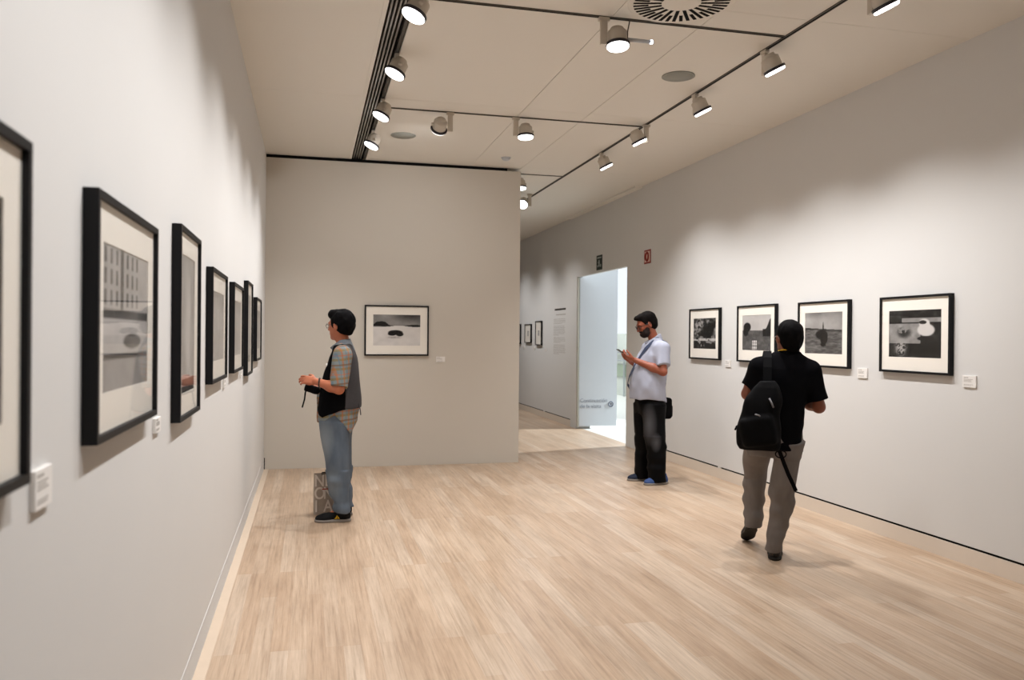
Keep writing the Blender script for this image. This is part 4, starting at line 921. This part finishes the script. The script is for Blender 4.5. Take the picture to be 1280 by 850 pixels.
for z, th in ((1.46, 2.2), (1.40, 2.45), (1.30, 2.7), (1.15, 3.0), (1.0, 3.3), (0.88, 3.55)):
    p, n = loft_pt(S2m, z, th, 0.010 if z < 1.4 else 0.022); pts.append(p); nr.append(n)
MB().quadstrip(pts, nr, 0.034, 0.004).build('strap', M['strap'], t)

# --- man in black walking away with a rucksack
hm = hmat((0.030, -0.084, 1.512), 0.36, 0.0, 0.02)
hl = hand((0.220, 0.080, 1.115), (0.70, -0.65, 0.15), (-0.5, -0.6, 0.4), -1, (0.5, 0.7, 0.6))
hr = hand((0.250, -0.150, 1.085), (0.70, 0.62, 0.18), (-0.5, 0.6, 0.4), 1, (0.5, 0.7, 0.6))
limbs = core([((0.0, 0, 0.92), (0.01, -0.04, 1.22), 0.10, 0.09), ((0.012, 0.07, 1.315), (0.012, -0.20, 1.30), 0.052, 0.052)],
             [((0.01, 0.09, 0.82), (0.33, 0.125, 0.56), (0.295, 0.134, 0.205), (0.39, 0.138, 0.075)), ((0.0, -0.09, 0.82), (0.0, -0.055, 0.44), (-0.02, -0.006, 0.09), (0.08, -0.01, 0.045))],
             ((0.010, -0.072, 1.33), (0.018, -0.084, 1.45)))
limbs += arm((0.012, 0.125, 1.300), (0.030, 0.182, 1.120), (0.220, 0.080, 1.115)) + arm((0.012, -0.235, 1.285), (0.030, -0.285, 1.045), (0.250, -0.150, 1.085))
man3 = make_body('person', 'man in black tee and grey-brown trousers walking away with a rucksack', (3.116, 5.059, 0), math.radians(60), M['skin_dark'],
                 (-0.20, -0.36, -0.02), (0.46, 0.30, 1.70), limbs, hm, 1.0, (hl, hr))
brows(man3, hm, M['hair'])
glasses(man3, hm, M['alu'], 0.0018)
hair(man3, hm, M['hair'], [(ell((-0.024, 0, 0.034), (0.108, 0.086, 0.096)), 0), (ell((-0.060, 0, -0.030), (0.058, 0.068, 0.070)), 0.03)], amp=0.004,
     subs=[(ell((0.115, 0, -0.02), (0.085, 0.12, 0.105)), 0.012), (ell((-0.002, 0.1, -0.026), (0.028, 0.04, 0.040)), 0.008), (ell((-0.002, -0.1, -0.026), (0.028, 0.04, 0.040)), 0.008)])
S3m = [(0.70, 0.0, 0.008, 0.130, 0.196), (0.90, 0.0, 0.003, 0.128, 0.190), (1.05, 0.0, -0.008, 0.126, 0.184), (1.20, 0.010, -0.040, 0.128, 0.190), (1.30, 0.014, -0.054, 0.112, 0.182), (1.36, 0.014, -0.064, 0.084, 0.135), (1.405, 0.014, -0.076, 0.062, 0.075)]
F = Field((-0.20, -0.40, 0.68), (0.22, 0.32, 1.46), 0.0055).op(loft(S3m))
F.op(cone((0.014, -0.02, 1.372), (0.012, 0.105, 1.318), 0.045, 0.058), 0.05).op(cone((0.014, -0.135, 1.368), (0.012, -0.225, 1.308), 0.045, 0.058), 0.05)
F.op(cone((0.012, 0.118, 1.305), (0.030, 0.168, 1.170), 0.062, 0.066, True), 0.04).op(cone((0.012, -0.232, 1.292), (0.028, -0.280, 1.095), 0.060, 0.064, True), 0.04)
hem(F, [-0.25, 0.25], [0.735, 0.762], 1); F.wrinkle(0.008, (9, 9, 6), 35).wrinkle(0.004, (20, 20, 12), 36); F.build('tee_shirt', M['tee'], man3, 2)
F = Field((-0.09, -0.17, 1.36), (0.11, 0.02, 1.47), 0.005).op(cone((0.012, -0.075, 1.375), (0.016, -0.080, 1.432), 0.072, 0.062, True)).op(cone((0.012, -0.078, 1.41), (0.02, -0.084, 1.5), 0.055, 0.055), 0.0, True); F.build('collar', M['tee'], man3, 2)
F = Field((-0.16, -0.26, 0.02), (0.46, 0.26, 0.92), 0.006).op(loft([(0.70, 0.0, 0.004, 0.112, 0.172), (0.80, 0.0, 0.006, 0.120, 0.184), (0.90, 0.0, 0.004, 0.118, 0.180)]))
F.op(loft([(0.058, -0.022, -0.006, 0.075, 0.068), (0.12, -0.020, -0.010, 0.072, 0.067), (0.31, -0.010, -0.038, 0.080, 0.077), (0.55, 0.0, -0.064, 0.092, 0.084), (0.80, 0.0, -0.098, 0.112, 0.090)]), 0.03)
F.op(loft([(0.138, 0.280, 0.134, 0.076, 0.071), (0.24, 0.298, 0.133, 0.076, 0.074), (0.40, 0.325, 0.129, 0.084, 0.080), (0.55, 0.315, 0.125, 0.100, 0.086), (0.68, 0.185, 0.114, 0.118, 0.092), (0.80, 0.045, 0.096, 0.124, 0.094)]), 0.03)
F.wrinkle(0.016, (9, 9, 18), 44, (0.0, 0.50)).wrinkle(0.010, (9, 9, 6), 45); F.build('trousers', M['chino'], man3, 2)
shoe(man3, (-0.090, -0.004, 0), -0.06, 0, M['shoe_dark'], M['sole_dark'], 0.275)
shoe(man3, (0.225, 0.140, 0.140), 0.16, 0.54, M['shoe_dark'], M['sole_dark'], 0.275)
t = held('rucksack', man3, 'black rucksack slung on the left shoulder of the walking man', 'rucksack')
RB = np.array(Euler((-0.16, 0.04, 0)).to_matrix())
F = Field((-0.40, -0.10, 0.72), (-0.04, 0.30, 1.30), 0.006).op(loft([(0.765, -0.190, 0.108, 0.070, 0.125), (0.80, -0.200, 0.112, 0.082, 0.138), (0.90, -0.205, 0.112, 0.085, 0.140), (1.00, -0.200, 0.098, 0.080, 0.130), (1.10, -0.190, 0.078, 0.070, 0.112), (1.18, -0.180, 0.062, 0.055, 0.085), (1.225, -0.172, 0.055, 0.035, 0.050)], 3.0)).op(rbox((-0.278, 0.112, 0.895), (0.032, 0.108, 0.095), 0.028, RB), 0.02)
F.wrinkle(0.008, (10, 10, 10), 55); F.build('pack_body', M['nylon'], t, 2)
sp = [(-0.150, 0.055, 1.19), (-0.128, 0.055, 1.26), (-0.112, 0.055, 1.31), (-0.070, 0.054, 1.372), (0.010, 0.054, 1.412), (0.085, 0.060, 1.37), (0.132, 0.070, 1.27), (0.146, 0.085, 1.15), (0.140, 0.110, 1.02), (0.085, 0.185, 0.93), (0.0, 0.215, 0.88), (-0.12, 0.190, 0.86)]
sn = [(-1, 0, 0.3), (-1, 0, 0.3), (-1, 0, 0.5), (-0.7, 0, 0.8), (0, 0, 1), (0.7, 0, 0.8), (1, 0, 0.3), (1, 0.1, 0), (1, 0.2, 0), (0.6, 1, 0), (0, 1, 0), (-0.3, 1, 0)]
MB().quadstrip(sp, sn, 0.055, 0.012).build('shoulder_strap', M['nylon'], t)
MB().quadstrip([(-0.165, -0.005, 0.800), (-0.150, -0.030, 0.745), (-0.145, -0.052, 0.685), (-0.140, -0.085, 0.600), (-0.140, -0.118, 0.530), (-0.142, -0.134, 0.492)], [(-1, 0, 0)] * 6, 0.026, 0.004).build('loose_strap', M['nylon'], t)
MB().tube([(-0.155 - 0.01 * math.sin(a), -0.035 + 0.034 * math.cos(a), 0.735 + 0.026 * math.sin(a)) for a in np.linspace(0, 2 * PI, 24)], 0.004, 8).build('strap_loop', M['nylon'], t, True)
MB().tube([(-0.268, 0.045, 1.115), (-0.276, 0.030, 1.085), (-0.282, 0.018, 1.055)], 0.006, 8).build('zip_pull', M['zip'], t, True)
MB().tube([(-0.315, 0.135, 1.010), (-0.318, 0.115, 1.006), (-0.318, 0.100, 0.998)], 0.005, 8).build('pocket_pull', M['zip'], t, True)
MB().tube([(-0.20, 0.235, 0.925), (-0.205, 0.252, 0.915), (-0.205, 0.262, 0.890)], 0.006, 8).build('side_toggle', M['nylon'], t, True)
t = held('lanyard', man3, 'thin yellow lanyard at the nape of the walking man', 'lanyard')
lp = [(0.016 - 0.066 * math.cos(a), -0.080 + 0.062 * math.sin(a), 1.434 - 0.012 * (1 - math.cos(a))) for a in np.linspace(-2.0, 2.0, 30)]
lp = [(0.125, -0.10, 1.22)] + [(0.10, -0.12, 1.33)] + lp + [(0.10, -0.04, 1.33), (0.125, -0.06, 1.22)]
MB().tube(lp, 0.0042, 8).build('cord', M['yellow'], t, True)
MB().box((0.150, -0.11, 1.13), (0.153, -0.05, 1.215), 0.001).build('badge', M['card'], t)
# ------------------------------------------------------------------ daylight, added atrium fill, world, camera
la = bpy.data.lights.new('atrium_floodlight', 'SPOT'); la.energy = 5400; la.color = (0.88, 0.95, 1.0); la.spot_size = math.radians(50); la.spot_blend = 0.4; la.shadow_soft_size = 0.22
lo = bpy.data.objects.new('atrium_floodlight', la); C.objects.link(lo); lo.location = (10.4, 12.15, 4.1)
lo.rotation_euler = (Vector((10.4, 12.15, 4.1)) - Vector((3.2, 11.85, 0.0))).to_track_quat('Z', 'Y').to_euler()
la = bpy.data.lights.new('atrium_fill', 'AREA'); la.shape = 'RECTANGLE'; la.size = 2.4; la.size_y = 9.0; la.energy = 420; la.color = (0.92, 0.97, 1.0)  # unseen fill light, added to brighten the atrium wall
lo = bpy.data.objects.new('atrium_fill', la); C.objects.link(lo); lo.location = (6.2, 19.5, 4.66)
w = bpy.data.worlds.new('world'); w.use_nodes = True; w.node_tree.nodes['Background'].inputs[0].default_value = (0.8, 0.85, 0.9, 1); w.node_tree.nodes['Background'].inputs[1].default_value = 0.3
sc = bpy.context.scene; sc.world = w
f, yaw, pitch, roll = 1027.55, 0.2416, -0.0030, 0.0088
Fv = Vector((math.sin(yaw) * math.cos(pitch), math.cos(yaw) * math.cos(pitch), math.sin(pitch))); r = Vector((math.cos(yaw), -math.sin(yaw), 0)); up = r.cross(Fv)
R = r * math.cos(roll) + up * math.sin(roll); U = -r * math.sin(roll) + up * math.cos(roll)
cd = bpy.data.cameras.new('camera'); cam = bpy.data.objects.new('camera', cd); C.objects.link(cam)
mt = Matrix((R, U, -Fv)).transposed().to_4x4(); mt.translation = (0, 0, H); cam.matrix_world = mt
cd.sensor_width = 36; cd.lens = f / 1280 * 36; cd.clip_start = 0.05; cd.clip_end = 100
cd.dof.use_dof = True; cd.dof.focus_distance = 6.2; cd.dof.aperture_fstop = 3.2
sc.camera = cam
sc.view_settings.view_transform = 'Standard'; sc.view_settings.look = 'None'; sc.view_settings.gamma = 1.0; sc.view_settings.exposure = -0.14; sc.view_settings.use_curve_mapping = False
sc.cycles.use_denoising = True; sc.cycles.max_bounces = 10; sc.cycles.diffuse_bounces = 6; sc.cycles.sample_clamp_indirect = 6.0
